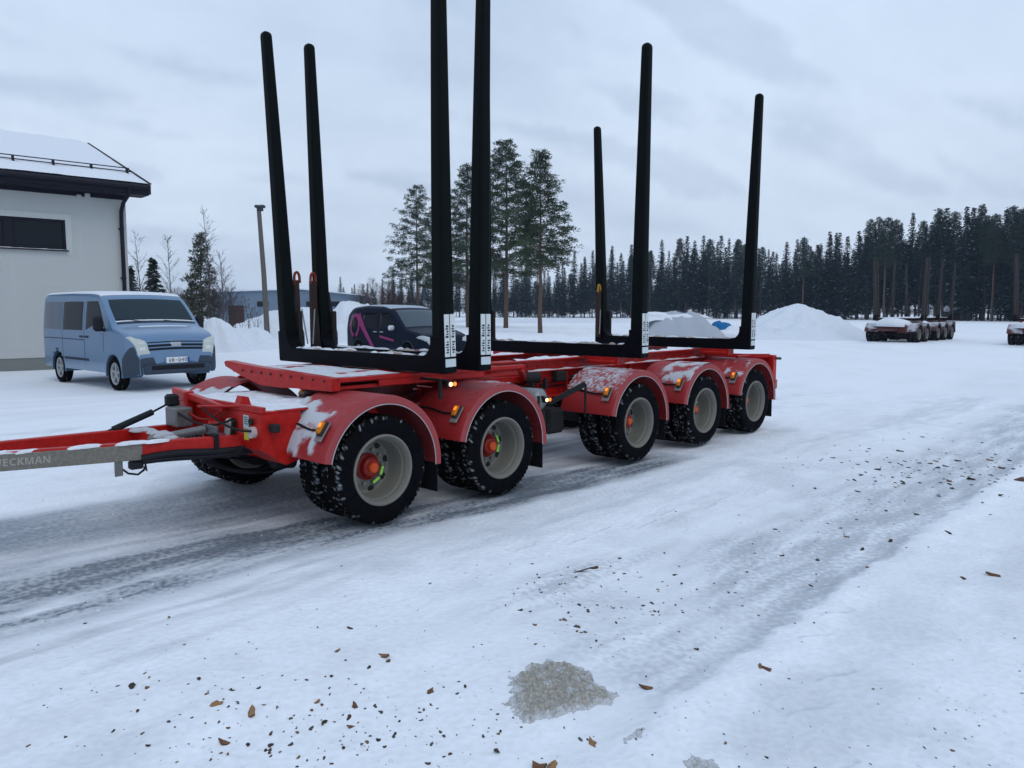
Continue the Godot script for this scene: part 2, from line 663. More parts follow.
func tyre_mesh(R: float, W: float, rim: float, seg: int, snowy: float) -> ArrayMesh:
	# tread with ribs and cross cuts; snow sits in the cuts
	var b := arr_mb(Color(0.008, 0.0085, 0.011))
	var hw := W * 0.5
	var prof := []      # (r, z, kind) kind 0 side, 1 rib, 2 groove, 3 shoulder
	prof.append([rim, -hw * 0.82, 0])
	prof.append([rim + 0.02, -hw * 0.95, 0])
	prof.append([lerpf(rim, R, 0.45), -hw * 1.02, 0])
	prof.append([lerpf(rim, R, 0.75), -hw, 0])
	prof.append([R - 0.022, -hw * 0.95, 3])
	prof.append([R - 0.004, -hw * 0.86, 3])
	for k in 4:
		var z := lerpf(-0.60, 0.60, k / 3.0) * hw
		prof.append([R, z - hw * 0.13, 1])
		prof.append([R - 0.012, z - hw * 0.06, 2])
		prof.append([R - 0.012, z + hw * 0.06, 2])
		prof.append([R, z + hw * 0.13, 1])
	prof.append([R - 0.004, hw * 0.86, 3])
	prof.append([R - 0.022, hw * 0.95, 3])
	prof.append([lerpf(rim, R, 0.75), hw, 0])
	prof.append([lerpf(rim, R, 0.45), hw * 1.02, 0])
	prof.append([rim + 0.02, hw * 0.95, 0])
	prof.append([rim, hw * 0.82, 0])
	var rows := []
	var cols := []
	for p in prof:
		var row := PackedVector3Array()
		var cr := PackedColorArray()
		for s in seg:
			var a := TAU * s / seg
			var r: float = p[0]
			var cut: bool = (s % 3) == 0
			if cut and (p[2] == 3 or p[2] == 1):
				r -= 0.009
			row.append(Vector3(r * cos(a), r * sin(a), p[1]))
			var col := Color(0.008, 0.0085, 0.011)
			if p[2] == 0:
				col = col * rng.randf_range(0.85, 1.3)
			var lot := 0.0
			if p[2] == 2:
				lot = 0.20
			elif cut and p[2] == 3:
				lot = 0.22
			elif cut and p[2] == 1:
				lot = 0.22
			elif p[2] == 3:
				lot = 0.06
			lot *= 0.25 + 1.3 * smoothstep(-0.25, 0.45, nz.get_noise_3d(cos(a) * 1.6 + seg, sin(a) * 1.6, p[1] * 9.0))
			if rng.randf() < lot * snowy:
				col = Color(0.55, 0.59, 0.65) * rng.randf_range(0.15, 0.9)
			cr.append(Color(col.r, col.g, col.b))
		rows.append(row)
		cols.append(cr)
	b.grid(rows, cols, Vector3.ZERO, true)
	return b.mesh()

func make_wheel_meshes(seg: int) -> Dictionary:
	var d := {}
	d.tyre = tyre_mesh(0.415, 0.235, 0.258, seg, 1.0)
	var rimc := Color(0.27, 0.26, 0.225)
	var b := arr_mb(rimc)
	# deep dished outer wheel: flange, barrel, disc
	b.lathe([Vector2(0.215, -0.11), Vector2(0.25, -0.118), Vector2(0.268, -0.112), Vector2(0.27, -0.10), Vector2(0.262, -0.09), Vector2(0.262, 0.09), Vector2(0.272, 0.104), Vector2(0.27, 0.118), Vector2(0.258, 0.122), Vector2(0.248, 0.112), Vector2(0.236, 0.085), Vector2(0.232, 0.06), Vector2(0.224, 0.045), Vector2(0.219, 0.0), Vector2(0.214, -0.06), Vector2(0.205, -0.095), Vector2(0.185, -0.107), Vector2(0.15, -0.10), Vector2(0.0, -0.10)], 44)
	d.rim = b.mesh()
	b = arr_mb(Color(0.012, 0.012, 0.014))
	for k in 8:
		var a := TAU * k / 8.0 + 0.2
		var p := Vector3(cos(a) * 0.185, sin(a) * 0.182, -0.107)
		b.cyl(p, p + Vector3(0, 0, 0.008), 0.027, 12)
	d.holes = b.mesh()
	b = arr_mb(Color(0.30, 0.29, 0.27))
	for k in 10:
		var a := TAU * k / 10.0
		var p := Vector3(cos(a) * 0.132, sin(a) * 0.132, -0.102)
		b.cyl(p, p + Vector3(0, 0, 0.028), 0.012, 6)
	d.nuts = b.mesh()
	b = arr_mb(Color(0.32, 0.018, 0.012))
	b.lathe([Vector2(0.105, -0.10), Vector2(0.105, -0.085), Vector2(0.086, -0.075), Vector2(0.076, -0.035), Vector2(0.062, -0.025), Vector2(0.0, -0.025)], 24)
	d.hub = b.mesh()
	b = arr_mb(Color(0.75, 0.10, 0.02))
	b.lathe([Vector2(0.042, -0.027), Vector2(0.042, -0.008), Vector2(0.034, 0.002), Vector2(0.016, 0.006), Vector2(0.0, 0.006)], 20)
	d.cap = b.mesh()
	b = arr_mb(Color(0.35, 0.75, 0.12))
	for a in [-0.35, -1.05]:
		var p := Vector3(cos(a) * 0.125, sin(a) * 0.13, -0.068)
		b.beam(p + Vector3(-sin(a), cos(a), 0) * 0.035, p - Vector3(-sin(a), cos(a), 0) * 0.035, 0.02, 0.018, 0.004, Vector3(0, 0, 1))
	d.tags = b.mesh()
	return d

var wheelm := {}
func add_wheel(t: Node3D, at: Vector3, outer: bool, turn: float, spin: float, full: bool) -> void:
	var w := part(t, "wheel")
	w.position = at
	w.basis = Basis(Vector3.UP, turn) * Basis(Vector3(0, 0, 1), spin)
	MB.inst(wheelm.tyre, "tyre", M.rubber, w)
	MB.inst(wheelm.rim, "rim", M.frost, w)
	if outer and full:
		MB.inst(wheelm.holes, "hand_holes", M.matte, w).set_meta("kind", "stuff")
		MB.inst(wheelm.nuts, "wheel_nuts", M.steel, w).set_meta("kind", "stuff")
		MB.inst(wheelm.hub, "hub", M.paint, w)
		MB.inst(wheelm.cap, "hub_cap", M.paint, w)
		MB.inst(wheelm.tags, "nut_indicators", M.plain, w).set_meta("kind", "stuff")

func snow_amount(ax: int, th: float, s: float, x: float, z: float) -> float:
	# where snow lies on the mudguard of each axle; th in degrees from the front, s 0 inner .. 1 outer
	var e := nz.get_noise_3d(x * 5.0 + ax * 9.0, th * 0.03, z * 5.0)
	var p := nz.get_noise_3d(x * 40.0 + ax * 9.0, th * 0.5, z * 40.0)
	match ax:
		0:
			var up := band(th + e * 10.0, 36.0, 64.0 - s * 16.0, 2.5) * (1.0 - smoothstep(0.70, 0.82, s + e * 0.2))
			var dn := band(th + e * 9.0, 14.0, 34.5, 3.0) * (1.0 - smoothstep(0.55, 0.75, s + e * 0.5))
			return max(max(up, dn), 0.35 * smoothstep(0.1, 0.5, p) * band(th, 70.0, 125.0, 15.0) * smoothstep(0.5, 0.9, s))
		1:
			return max(0.85 * smoothstep(0.15, 0.5, e + 0.25 * p) * band(th, 36.0, 42.0, 2.0), 0.55 * smoothstep(-0.2, 0.4, e + p * 0.6) * band(th, 75.0, 110.0, 10.0) * smoothstep(0.35, 0.7, s))
		2:
			return smoothstep(-0.30, 0.25, p + e * 0.5) * band(th + e * 8.0, 38.0, 90.0, 6.0) * (0.8 - 0.3 * smoothstep(0.7, 0.9, s))
		3:
			return 0.8 * smoothstep(-0.15, 0.3, e + p * 0.4 + 0.15) * band(th + e * 14.0, 40.0, 100.0, 5.0) * smoothstep(0.25, 0.6, s + e * 0.3)
		_:
			return 0.75 * smoothstep(-0.1, 0.3, e + p * 0.4) * band(th + e * 14.0, 40.0, 78.0, 5.0) * smoothstep(0.4, 0.7, s + e * 0.3)

func add_fender(t: Node3D, ax: int, side: float, full: bool, base: Color, snow_all: float) -> void:
	var cx: float = AXLES[ax]
	var cy := 0.425
	var f := part(t, "fender")
	var b := arr_mb(base)
	var na := 96 if full else 20
	var nw := 40 if full else 4
	var zi := 0.60
	var zo := 1.272
	for lay in 2:
		var R := 0.553 if lay == 0 else 0.545
		var rows := []
		var cols := []
		for i in na + 1:
			var th := lerpf(12.0, 184.0, float(i) / na)
			var a := PI - deg_to_rad(th)
			var row := PackedVector3Array()
			var cr := PackedColorArray()
			for j in nw + 1:
				var s := float(j) / nw
				var z := lerpf(zi, zo, s)
				var rr := R
				if s > 0.95:
					rr -= 0.006 * (s - 0.95) / 0.05
				var x := cx + rr * cos(a)
				var k := 0.0
				if lay == 0:
					k = snow_amount(ax, th, s, x, z * side)
					if snow_all > 0.0:
						k = max(k, snow_all * smoothstep(20.0, 70.0, th) * (1.0 - smoothstep(110.0, 160.0, th)) * smoothstep(-0.5, 0.1, nz.get_noise_3d(x * 6.0, th * 0.05, z * 6.0)))
					k = lerpf(k, smoothstep(0.3, 0.6, k), 0.75)
					rr += 0.012 * k
				var film: float = 0.03 + 0.12 * nz.get_noise_3d(x * 3.0, z * 3.0, ax * 3.0) + 0.16 * nz.get_noise_3d(x * 60.0, z * 60.0, th)
				var col := base.lerp(Color(0.55, 0.50, 0.54), clampf(film * smoothstep(20.0, 60.0, th), 0.0, 0.5))
				cr.append(col.lerp(SNOWC, clampf(k, 0.0, 1.0)))
				row.append(Vector3(cx + rr * cos(a), cy + rr * sin(a), z * side))
			rows.append(row)
			cols.append(cr)
		b.grid(rows, cols, Vector3(cx, cy, 0.93 * side) if lay == 0 else Vector3(cx, cy + 40.0, 0.93 * side))
	# rolled outer lip
	b.col = base.lerp(Color(0.55, 0.5, 0.54), 0.10)
	var rowa := PackedVector3Array()
	var rowb := PackedVector3Array()
	var rowc := PackedVector3Array()
	for i in 49:
		var a := PI - deg_to_rad(lerpf(12.0, 184.0, i / 48.0))
		rowa.append(Vector3(cx + 0.547 * cos(a), cy + 0.547 * sin(a), zo * side))
		rowb.append(Vector3(cx + 0.535 * cos(a), cy + 0.535 * sin(a), (zo + 0.006) * side))
		rowc.append(Vector3(cx + 0.487 * cos(a), cy + 0.487 * sin(a), (zo + 0.004) * side))
	b.grid([rowa, rowb, rowc], [], Vector3(cx, cy, 0))
	b.put("shell", M.frost, f)
	var trim := arr_mb(Color(0.62, 0.60, 0.62))
	var path := []
	for i in 37:
		var a := PI - deg_to_rad(lerpf(12.0, 184.0, i / 36.0))
		path.append(Vector3(cx + 0.487 * cos(a), cy + 0.487 * sin(a), (zo + 0.006) * side))
	trim.tube(path, 0.0042, 5)
	trim.put("edge_trim", M.frost, f)
	if not full:
		return
	# mud flap behind the wheel
	var fl := arr_mb(Color(0.02, 0.021, 0.025))
	fl.box(Vector3(cx + 0.553, 0.30, 0.96 * side), Vector3(0.012, 0.30, 0.52), 0.003)
	fl.put("mud_flap", M.rubber, f)
	# side marker lamp on a grey bracket, cable along the guard
	var a0 := PI - deg_to_rad(36.0)
	var lp := Vector3(cx + 0.56 * cos(a0), cy + 0.56 * sin(a0), 1.17 * side)
	var br := arr_mb(Color(0.22, 0.19, 0.18))
	br.xf = Transform3D(Basis(Vector3(0, 0, 1), deg_to_rad(55.0)), lp)
	br.box(Vector3(-0.02, 0.012, -0.005 * side), Vector3(0.15, 0.012, 0.085), 0.003)
	br.col = Color(0.03, 0.03, 0.03)
	br.box(Vector3(0.0, 0.026, 0), Vector3(0.115, 0.022, 0.062), 0.006)
	br.put("lamp_bracket", M.plain, f)
	var lm := arr_mb(Color(0.55, 0.16, 0.008))
	lm.xf = br.xf
	lm.box(Vector3(0.0, 0.047, 0.0), Vector3(0.095, 0.024, 0.05), 0.009)
	lm.col = Color(0.55, 0.16, 0.008)
	var ml := lm.put("marker_lamp", M.plain, f)
	var bb := arr_mb(Color(1, 1, 1))
	bb.xf = br.xf
	bb.box(Vector3(0.014, 0.0605, 0.0), Vector3(0.034, 0.004, 0.028), 0.0015)
	bb.put("bulb", M.amber, ml)
	var cb := arr_mb(Color(0.012, 0.012, 0.014))
	var cp := []
	for k in 8:
		var aa := PI - deg_to_rad(36.0 + 1.6 * sin(k * 0.9))
		cp.append(Vector3(cx + 0.566 * cos(aa), cy + 0.566 * sin(aa), lerpf(0.62, 1.15, k / 7.0) * side))
	cb.tube(cp, 0.009, 6)
	cb.put("cable", M.plain, f)

func stake_mesh(side: float, out := 1.245) -> ArrayMesh:
	var rows := []
	var cols := []
	var ny := 90
	for i in ny + 4:
		var t: float = min(1.0, float(i) / ny)
		var y := lerpf(1.10, 4.29, t)
		var lean := pow(t, 1.25)
		var hz := lerpf(0.078, 0.046, lean)
		var hx := lerpf(0.066, 0.046, lean)
		if i > ny:
			var q: float = [0.5, 0.85, 0.97][i - ny - 1]
			y += 0.045 * q
			hz *= sqrt(1.0 - q * q)
			hx *= sqrt(1.0 - q * q)
		var row := ring(lerpf(1.172, out, lean) * side, y, hz, hx)
		var cr := PackedColorArray()
		for p in row:
			var c := Color(0.0075, 0.008, 0.0115)
			cr.append(c)
		rows.append(row)
		cols.append(cr)
	var b := arr_mb(Color.WHITE)
	b.grid(rows, cols, Vector3(0, 2.5, 1.2 * side), true)
	return b.mesh()

func ring(z: float, y: float, hz: float, hx: float) -> PackedVector3Array:
	# rounded rectangle round the stake
	var p := PackedVector3Array()
	var r: float = min(hz, hx) * 0.42
	for q in 4:
		var sx: float = [1.0, -1.0, -1.0, 1.0][q]
		var sz: float = [1.0, 1.0, -1.0, -1.0][q]
		for k in 3:
			var a := PI * 0.5 * (q + k / 2.0)
			p.append(Vector3(sx * (hx - r) + r * cos(a), y, z + sz * (hz - r) + r * sin(a)))
	return p

var bunkm := {}
func add_bunk(t: Node3D, x: float, hook: Color, full: bool, pale: float) -> void:
	var k := part(t, "bunk")
	k.position = Vector3(x, 0, 0)
	var tilt := 0.0
	if x < 0.9:
		tilt = 0.028
	elif x > 3.0 and x < 4.0:
		tilt = 0.012
	k.transform = Transform3D(Basis(Vector3(0, 0, 1), tilt), Vector3(x, 0, 0) + Vector3(1.1 * sin(tilt), 0, 0))
	var black := Color(0.006, 0.0065, 0.010).lerp(Color(0.03, 0.02, 0.018), pale)
	if bunkm.is_empty():
		bunkm[1.0] = stake_mesh(1.0)
		bunkm[-1.0] = stake_mesh(-1.0, 1.30)
		bunkm["straight"] = stake_mesh(-1.0, 1.16)
	# U-shaped bolster with filleted corners
	var b := arr_mb(black)
	var poly := PackedVector2Array()
	poly.append(Vector2(-1.25, 1.115))
	poly.append(Vector2(-1.235, 1.10))
	poly.append(Vector2(1.235, 1.10))
	poly.append(Vector2(1.25, 1.115))
	poly.append(Vector2(1.25, 1.4))
	poly.append(Vector2(1.094, 1.4))
	for q in 6:
		var a := deg_to_rad(lerpf(0.0, 90.0, q / 5.0))
		poly.append(Vector2(0.974 + 0.12 * cos(a), 1.355 - 0.12 * sin(a)))
	for q in 6:
		var a := deg_to_rad(lerpf(90.0, 0.0, q / 5.0))
		poly.append(Vector2(-0.974 - 0.12 * cos(a), 1.355 - 0.12 * sin(a)))
	poly.append(Vector2(-1.094, 1.4))
	poly.append(Vector2(-1.25, 1.4))
	b.xf = Transform3D(Basis(Vector3.UP, deg_to_rad(-90)), Vector3.ZERO)
	b.prism(poly, -0.070, 0.070)
	b.put("cross_beam", M.black, k)
	for s in [1.0, -1.0]:
		if s < 0.0 and tilt > 0.0 and x > 3.0:
			var fs := MB.inst(bunkm["straight"], "stake", M.black if full else M.rusty, k)
			fs.transform = Transform3D(Basis(Vector3(0, 0, 1), -tilt - 0.006), Vector3(-1.1 * sin(tilt + 0.006), 0, 0))
			continue
		MB.inst(bunkm[s], "stake", M.black if full else M.rusty, k)
	# packed snow and bark on the bolster
	var sn := arr_mb(SNOWC)
	for q in (26 if full else 8):
		var z := rng.randf_range(-1.0, 1.0)
		var w := rng.randf_range(0.03, 0.13)
		if rng.randf() < 0.3:
			sn.col = Color(0.42, 0.36, 0.33)
		else:
			sn.col = SNOWC * rng.randf_range(0.75, 1.0)
		lump(sn, Vector3(rng.randf_range(-0.04, 0.04), 1.232, z), Vector3(0.028, rng.randf_range(0.010, 0.028), w))
	if not full:
		sn.col = SNOWC
		lump(sn, Vector3(0, 1.235, 0), Vector3(0.07, 0.05, 1.0))
	sn.put("snow_clumps", M.snow, k).set_meta("kind", "stuff")
	if not full:
		return
	# white strips of print and a small plate on the outer face of the near stake
	var lb := arr_mb(Color(0.62, 0.66, 0.66))
	for q in 2:
		lb.col = Color(0.62, 0.66, 0.66)
		var px := -0.030 + q * 0.062
		lb.box(Vector3(px, 1.405, 1.256), Vector3(0.052, 0.34, 0.006), 0.001)
		lb.col = Color(0.03, 0.035, 0.04)
		var y := 1.27
		var word := 0
		while y < 1.50:
			var hgt: float = [0.011, 0.016, 0.009, 0.014][word % 4]
			lb.box(Vector3(px + [0.0, 0.003, -0.003][word % 3], y, 1.260), Vector3([0.026, 0.018, 0.03][(word + q) % 3], hgt, 0.002))
			y += 0.021 if word % 5 != 4 else 0.042
			word += 1
	lb.col = Color(0.55, 0.62, 0.64)
	lb.box(Vector3(0.004, 1.185, 1.254), Vector3(0.11, 0.065, 0.006), 0.001)
	lb.put("print_strips", M.plain, k)
	# load-binder post with its hook and a holed gusset beside the far stake
	var tb := arr_mb(Color(0.040, 0.016, 0.012))
	var z0 := -1.17
	var m := -1.0 if x < 0.9 else 1.0
	tb.box(Vector3(-0.105 * m, 1.56, z0), Vector3(0.06, 0.70, 0.07), 0.008)
	tb.col = Color(0.018, 0.014, 0.014)
	tb.box(Vector3(0.095, 1.42, z0 + 0.05), Vector3(0.05, 0.36, 0.08), 0.01)
	tb.prism(PackedVector2Array([Vector2(0.06, 1.24), Vector2(0.155, 1.24), Vector2(0.155, 1.36), Vector2(0.11, 1.56), Vector2(0.06, 1.80)]), z0 + 0.02, z0 + 0.045)
	if x > 0.9 and x < 2.0:
		tb.prism(PackedVector2Array([Vector2(-0.07, 1.24), Vector2(-0.17, 1.24), Vector2(-0.15, 1.42), Vector2(-0.10, 1.62)]), z0 + 0.045, z0 + 0.07)
	tb.col = hook
	var hp := []
	for q in 9:
		var a := PI * q / 8.0
		hp.append(Vector3(-0.115 * m - 0.03 * m * cos(a), 1.93 + 0.06 * sin(a), z0 + 0.02))
	tb.tube([Vector3(-0.145 * m, 1.88, z0 + 0.02)] + hp + [Vector3(-0.085 * m, 1.86, z0 + 0.02)], 0.014, 7)
	tb.col = Color(0.45, 0.45, 0.45)
	for q in 18:
		var p := Vector3(rng.randf_range(0.075, 0.145), rng.randf_range(1.26, 1.50), z0 + 0.047)
		tb.cyl(p, p + Vector3(0, 0, 0.004), rng.randf_range(0.004, 0.009), 6)
	tb.cyl(Vector3(-0.17 * m, 1.26, z0 + 0.075), Vector3(-0.13 * m, 1.62, z0 + 0.06), 0.007, 6)
	tb.put("load_binder", M.matte, k)

func lump(b: MB, at: Vector3, size: Vector3, sd := -1) -> void:
	# half-buried uneven clod
	var rows := []
	var off := rng.randf() * 50.0
	for i in 5:
		var ph := lerpf(-0.3, PI * 0.5, i / 4.0)
		var row := PackedVector3Array()
		for j in 8:
			var a := TAU * j / 8.0
			var d := Vector3(cos(ph) * cos(a), sin(ph), cos(ph) * sin(a))
			var r := 1.0 + 0.35 * nz.get_noise_3d(d.x * 1.5 + off, d.y * 1.5, d.z * 1.5)
			row.append(at + d * size * r)
		rows.append(row)
	b.grid(rows, [], at, true)

func make_trailers() -> void:
	wheelm = make_wheel_meshes(186)
	var t := thing("timber_trailer", "red empty timber trailer with black stakes and amber lamps on icy wheel tracks", "trailer", ORG, TURN)
	build_trailer(t, true, RED)
	var t2 := thing("timber_trailer", "snow covered dark timber trailer between the snow heap and the shed", "trailer", wld_far(893, 342.0), TURN, "parked trailers before the forest")
	build_trailer(t2, false, Color(0.10, 0.03, 0.03))
	var t3 := thing("timber_trailer", "snow covered dark timber trailer standing farther from the snow heap than its twin", "trailer", wld_far(1040, 345.5), TURN, "parked trailers before the forest")
	build_trailer(t3, false, Color(0.16, 0.03, 0.03))

func wld_far(px: float, py: float) -> Vector3:
	# where the photograph's ground point lies
	var f := 773.0
	var p := atan(73.0 / f)
	var X := (px - 512.0) / f
	var Y := (384.0 - py) / f
	var d := Vector3(X, Y * cos(p) - sin(p), -(cos(p) + Y * sin(p)))
	return Vector3(0, 1.6, 0) + d * (-1.6 / d.y)

func build_trailer(t: Node3D, full: bool, red: Color) -> void:
	# wheels
	var wn := 0
	for ax in 5:
		for side in [1.0, -1.0]:
			var turn := 0.0 if side > 0.0 else PI
			add_wheel(t, Vector3(AXLES[ax], 0.412, 1.132 * side), true, turn, [0.0, 0.75, 2.6, 1.9, 3.4][ax], full)
			add_wheel(t, Vector3(AXLES[ax], 0.412, 0.845 * side), false, turn, 0.3 * ax, full)
	for ax in 5:
		for side in [1.0, -1.0]:
			add_fender(t, ax, side, full, Color(0.50, 0.016, 0.018) if full else red, 0.0 if full else 0.95)
	# axles, springs, brake chambers
	for ax in 5:
		var x: float = AXLES[ax]
		var b := arr_mb(Color(0.02, 0.018, 0.018))
		b.cyl(Vector3(x, 0.412, -0.72), Vector3(x, 0.412, 0.72), 0.065, 14)
		for s in [-1.0, 1.0]:
			b.cyl(Vector3(x, 0.412, 0.58 * s), Vector3(x, 0.412, 0.735 * s), 0.213, 20)
			b.box(Vector3(x, 0.52, 0.43 * s), Vector3(0.62, 0.05, 0.09), 0.01)
			b.cyl(Vector3(x + 0.24, 0.54, 0.43 * s), Vector3(x + 0.24, 0.74, 0.43 * s), 0.11, 14)
			b.cyl(Vector3(x - 0.2, 0.40, 0.30 * s), Vector3(x - 0.38, 0.42, 0.30 * s), 0.075, 12)
		b.put("axle", M.matte, t)
	var bunk_x := [0.675, 1.07, 3.465, 5.97]
	for i in 4:
		add_bunk(t, bunk_x[i], Color(0.32, 0.03, 0.02) if i < 2 else Color(0.62, 0.33, 0.03), full, 0.0 if full else 0.6)
	# main rails of the rear frame: web, flanges, ledge
	for s in [1.0, -1.0]:
		var b := arr_mb(red)
		var web := PackedVector2Array([Vector2(0.15, 1.0), Vector2(1.95, 1.0), Vector2(2.42, 0.70), Vector2(6.62, 0.70), Vector2(6.62, 1.075), Vector2(0.15, 1.075)])
		b.prism(web, 0.43 * s, 0.442 * s)
		b.box(Vector3(3.4, 1.083, 0.44 * s), Vector3(6.5, 0.016, 0.17), 0.003)
		b.box(Vector3(4.52, 0.692, 0.44 * s), Vector3(4.2, 0.016, 0.17), 0.003)
		b.box(Vector3(4.5, 0.965, 0.475 * s), Vector3(4.2, 0.012, 0.065), 0.003)
		for x in [2.6, 3.1, 3.75, 4.3, 5.2, 5.65, 6.3]:
			b.box(Vector3(x, 0.84, 0.47 * s), Vector3(0.012, 0.24, 0.055), 0.002)
		b.put("chassis_rail", M.paint, t)
		var sn := arr_mb(SNOWC * 0.8)
		strip_snow(sn, Vector3(2.45, 0.972, 0.482 * s), Vector3(6.55, 0.972, 0.482 * s), 0.052, 0.022, 60)
		sn.col = SNOWC
		strip_snow(sn, Vector3(2.3, 1.092, 0.42 * s), Vector3(3.35, 1.092, 0.42 * s), 0.12, 0.03, 24)
		strip_snow(sn, Vector3(3.6, 1.092, 0.42 * s), Vector3(5.8, 1.092, 0.42 * s), 0.13, 0.025, 40)
		sn.put("ledge_snow", M.snow, t)
	var cm := arr_mb(red)
	for x in [1.7, 2.5, 3.465, 4.1, 4.79, 5.45, 5.97, 6.5]:
		cm.box(Vector3(x, 0.93, 0), Vector3(0.10, 0.20, 0.86), 0.008)
	cm.put("crossmembers", M.paint, t)
	# outriggers under the rear bunks
	for x in [3.465, 5.97]:
		var b := arr_mb(red)
		for s in [1.0, -1.0]:
			b.prism(PackedVector2Array([Vector2(x - 0.07, 1.02), Vector2(x + 0.07, 1.02), Vector2(x + 0.07, 1.098), Vector2(x - 0.07, 1.098)]), 0.53 * s, 0.95 * s)
			b.box(Vector3(x, 1.045, 0.74 * s), Vector3(0.2, 0.03, 0.36), 0.004)
		b.put("bunk_bracket", M.paint, t)
	# tail: lamp board, corner posts
	var tl := arr_mb(red)
	tl.box(Vector3(6.68, 0.90, 0), Vector3(0.06, 0.20, 2.40), 0.008)
	for s in [1.0, -1.0]:
		tl.box(Vector3(6.66, 0.80, 1.215 * s), Vector3(0.10, 0.40, 0.07), 0.008)
		tl.box(Vector3(6.36, 0.99, 0.98 * s), Vector3(0.56, 0.03, 0.04), 0.004)
		tl.beam(Vector3(6.1, 0.99, 0.5 * s), Vector3(6.64, 0.99, 1.18 * s), 0.05, 0.05)
	tl.put("tail_frame", M.paint, t)
	if full:
		for s in [1.0, -1.0]:
			var lm := arr_mb(Color(0.1, 0.1, 0.1))
			lm.box(Vector3(6.69, 0.955, 1.285 * s), Vector3(0.04, 0.035, 0.07), 0.006)
			lm.col = Color(0.35, 0.16, 0.12)
			lm.box(Vector3(6.70, 0.60, 1.22 * s), Vector3(0.05, 0.13, 0.09), 0.01)
			lm.put("tail_lamp", M.plain, t)
	build_dolly(t, full, red)

func strip_snow(b: MB, a: Vector3, e: Vector3, wide: float, high: float, nseg: int) -> void:
	var rows := []
	for i in nseg + 1:
		var p := a.lerp(e, float(i) / nseg)
		var k: float = clampf(0.55 + 0.9 * nz.get_noise_2d(p.x * 3.0, p.z * 7.0 + a.y * 5.0), 0.05, 1.0)
		var w := wide * 0.5 * (0.55 + 0.45 * k)
		var row := PackedVector3Array()
		for j in 5:
			var q := j / 2.0 - 1.0
			row.append(p + Vector3(0, high * k * (1.0 - q * q) - 0.002, q * w))
		rows.append(row)
	b.grid(rows, [], (a + e) * 0.5 - Vector3(0, 50, 0))

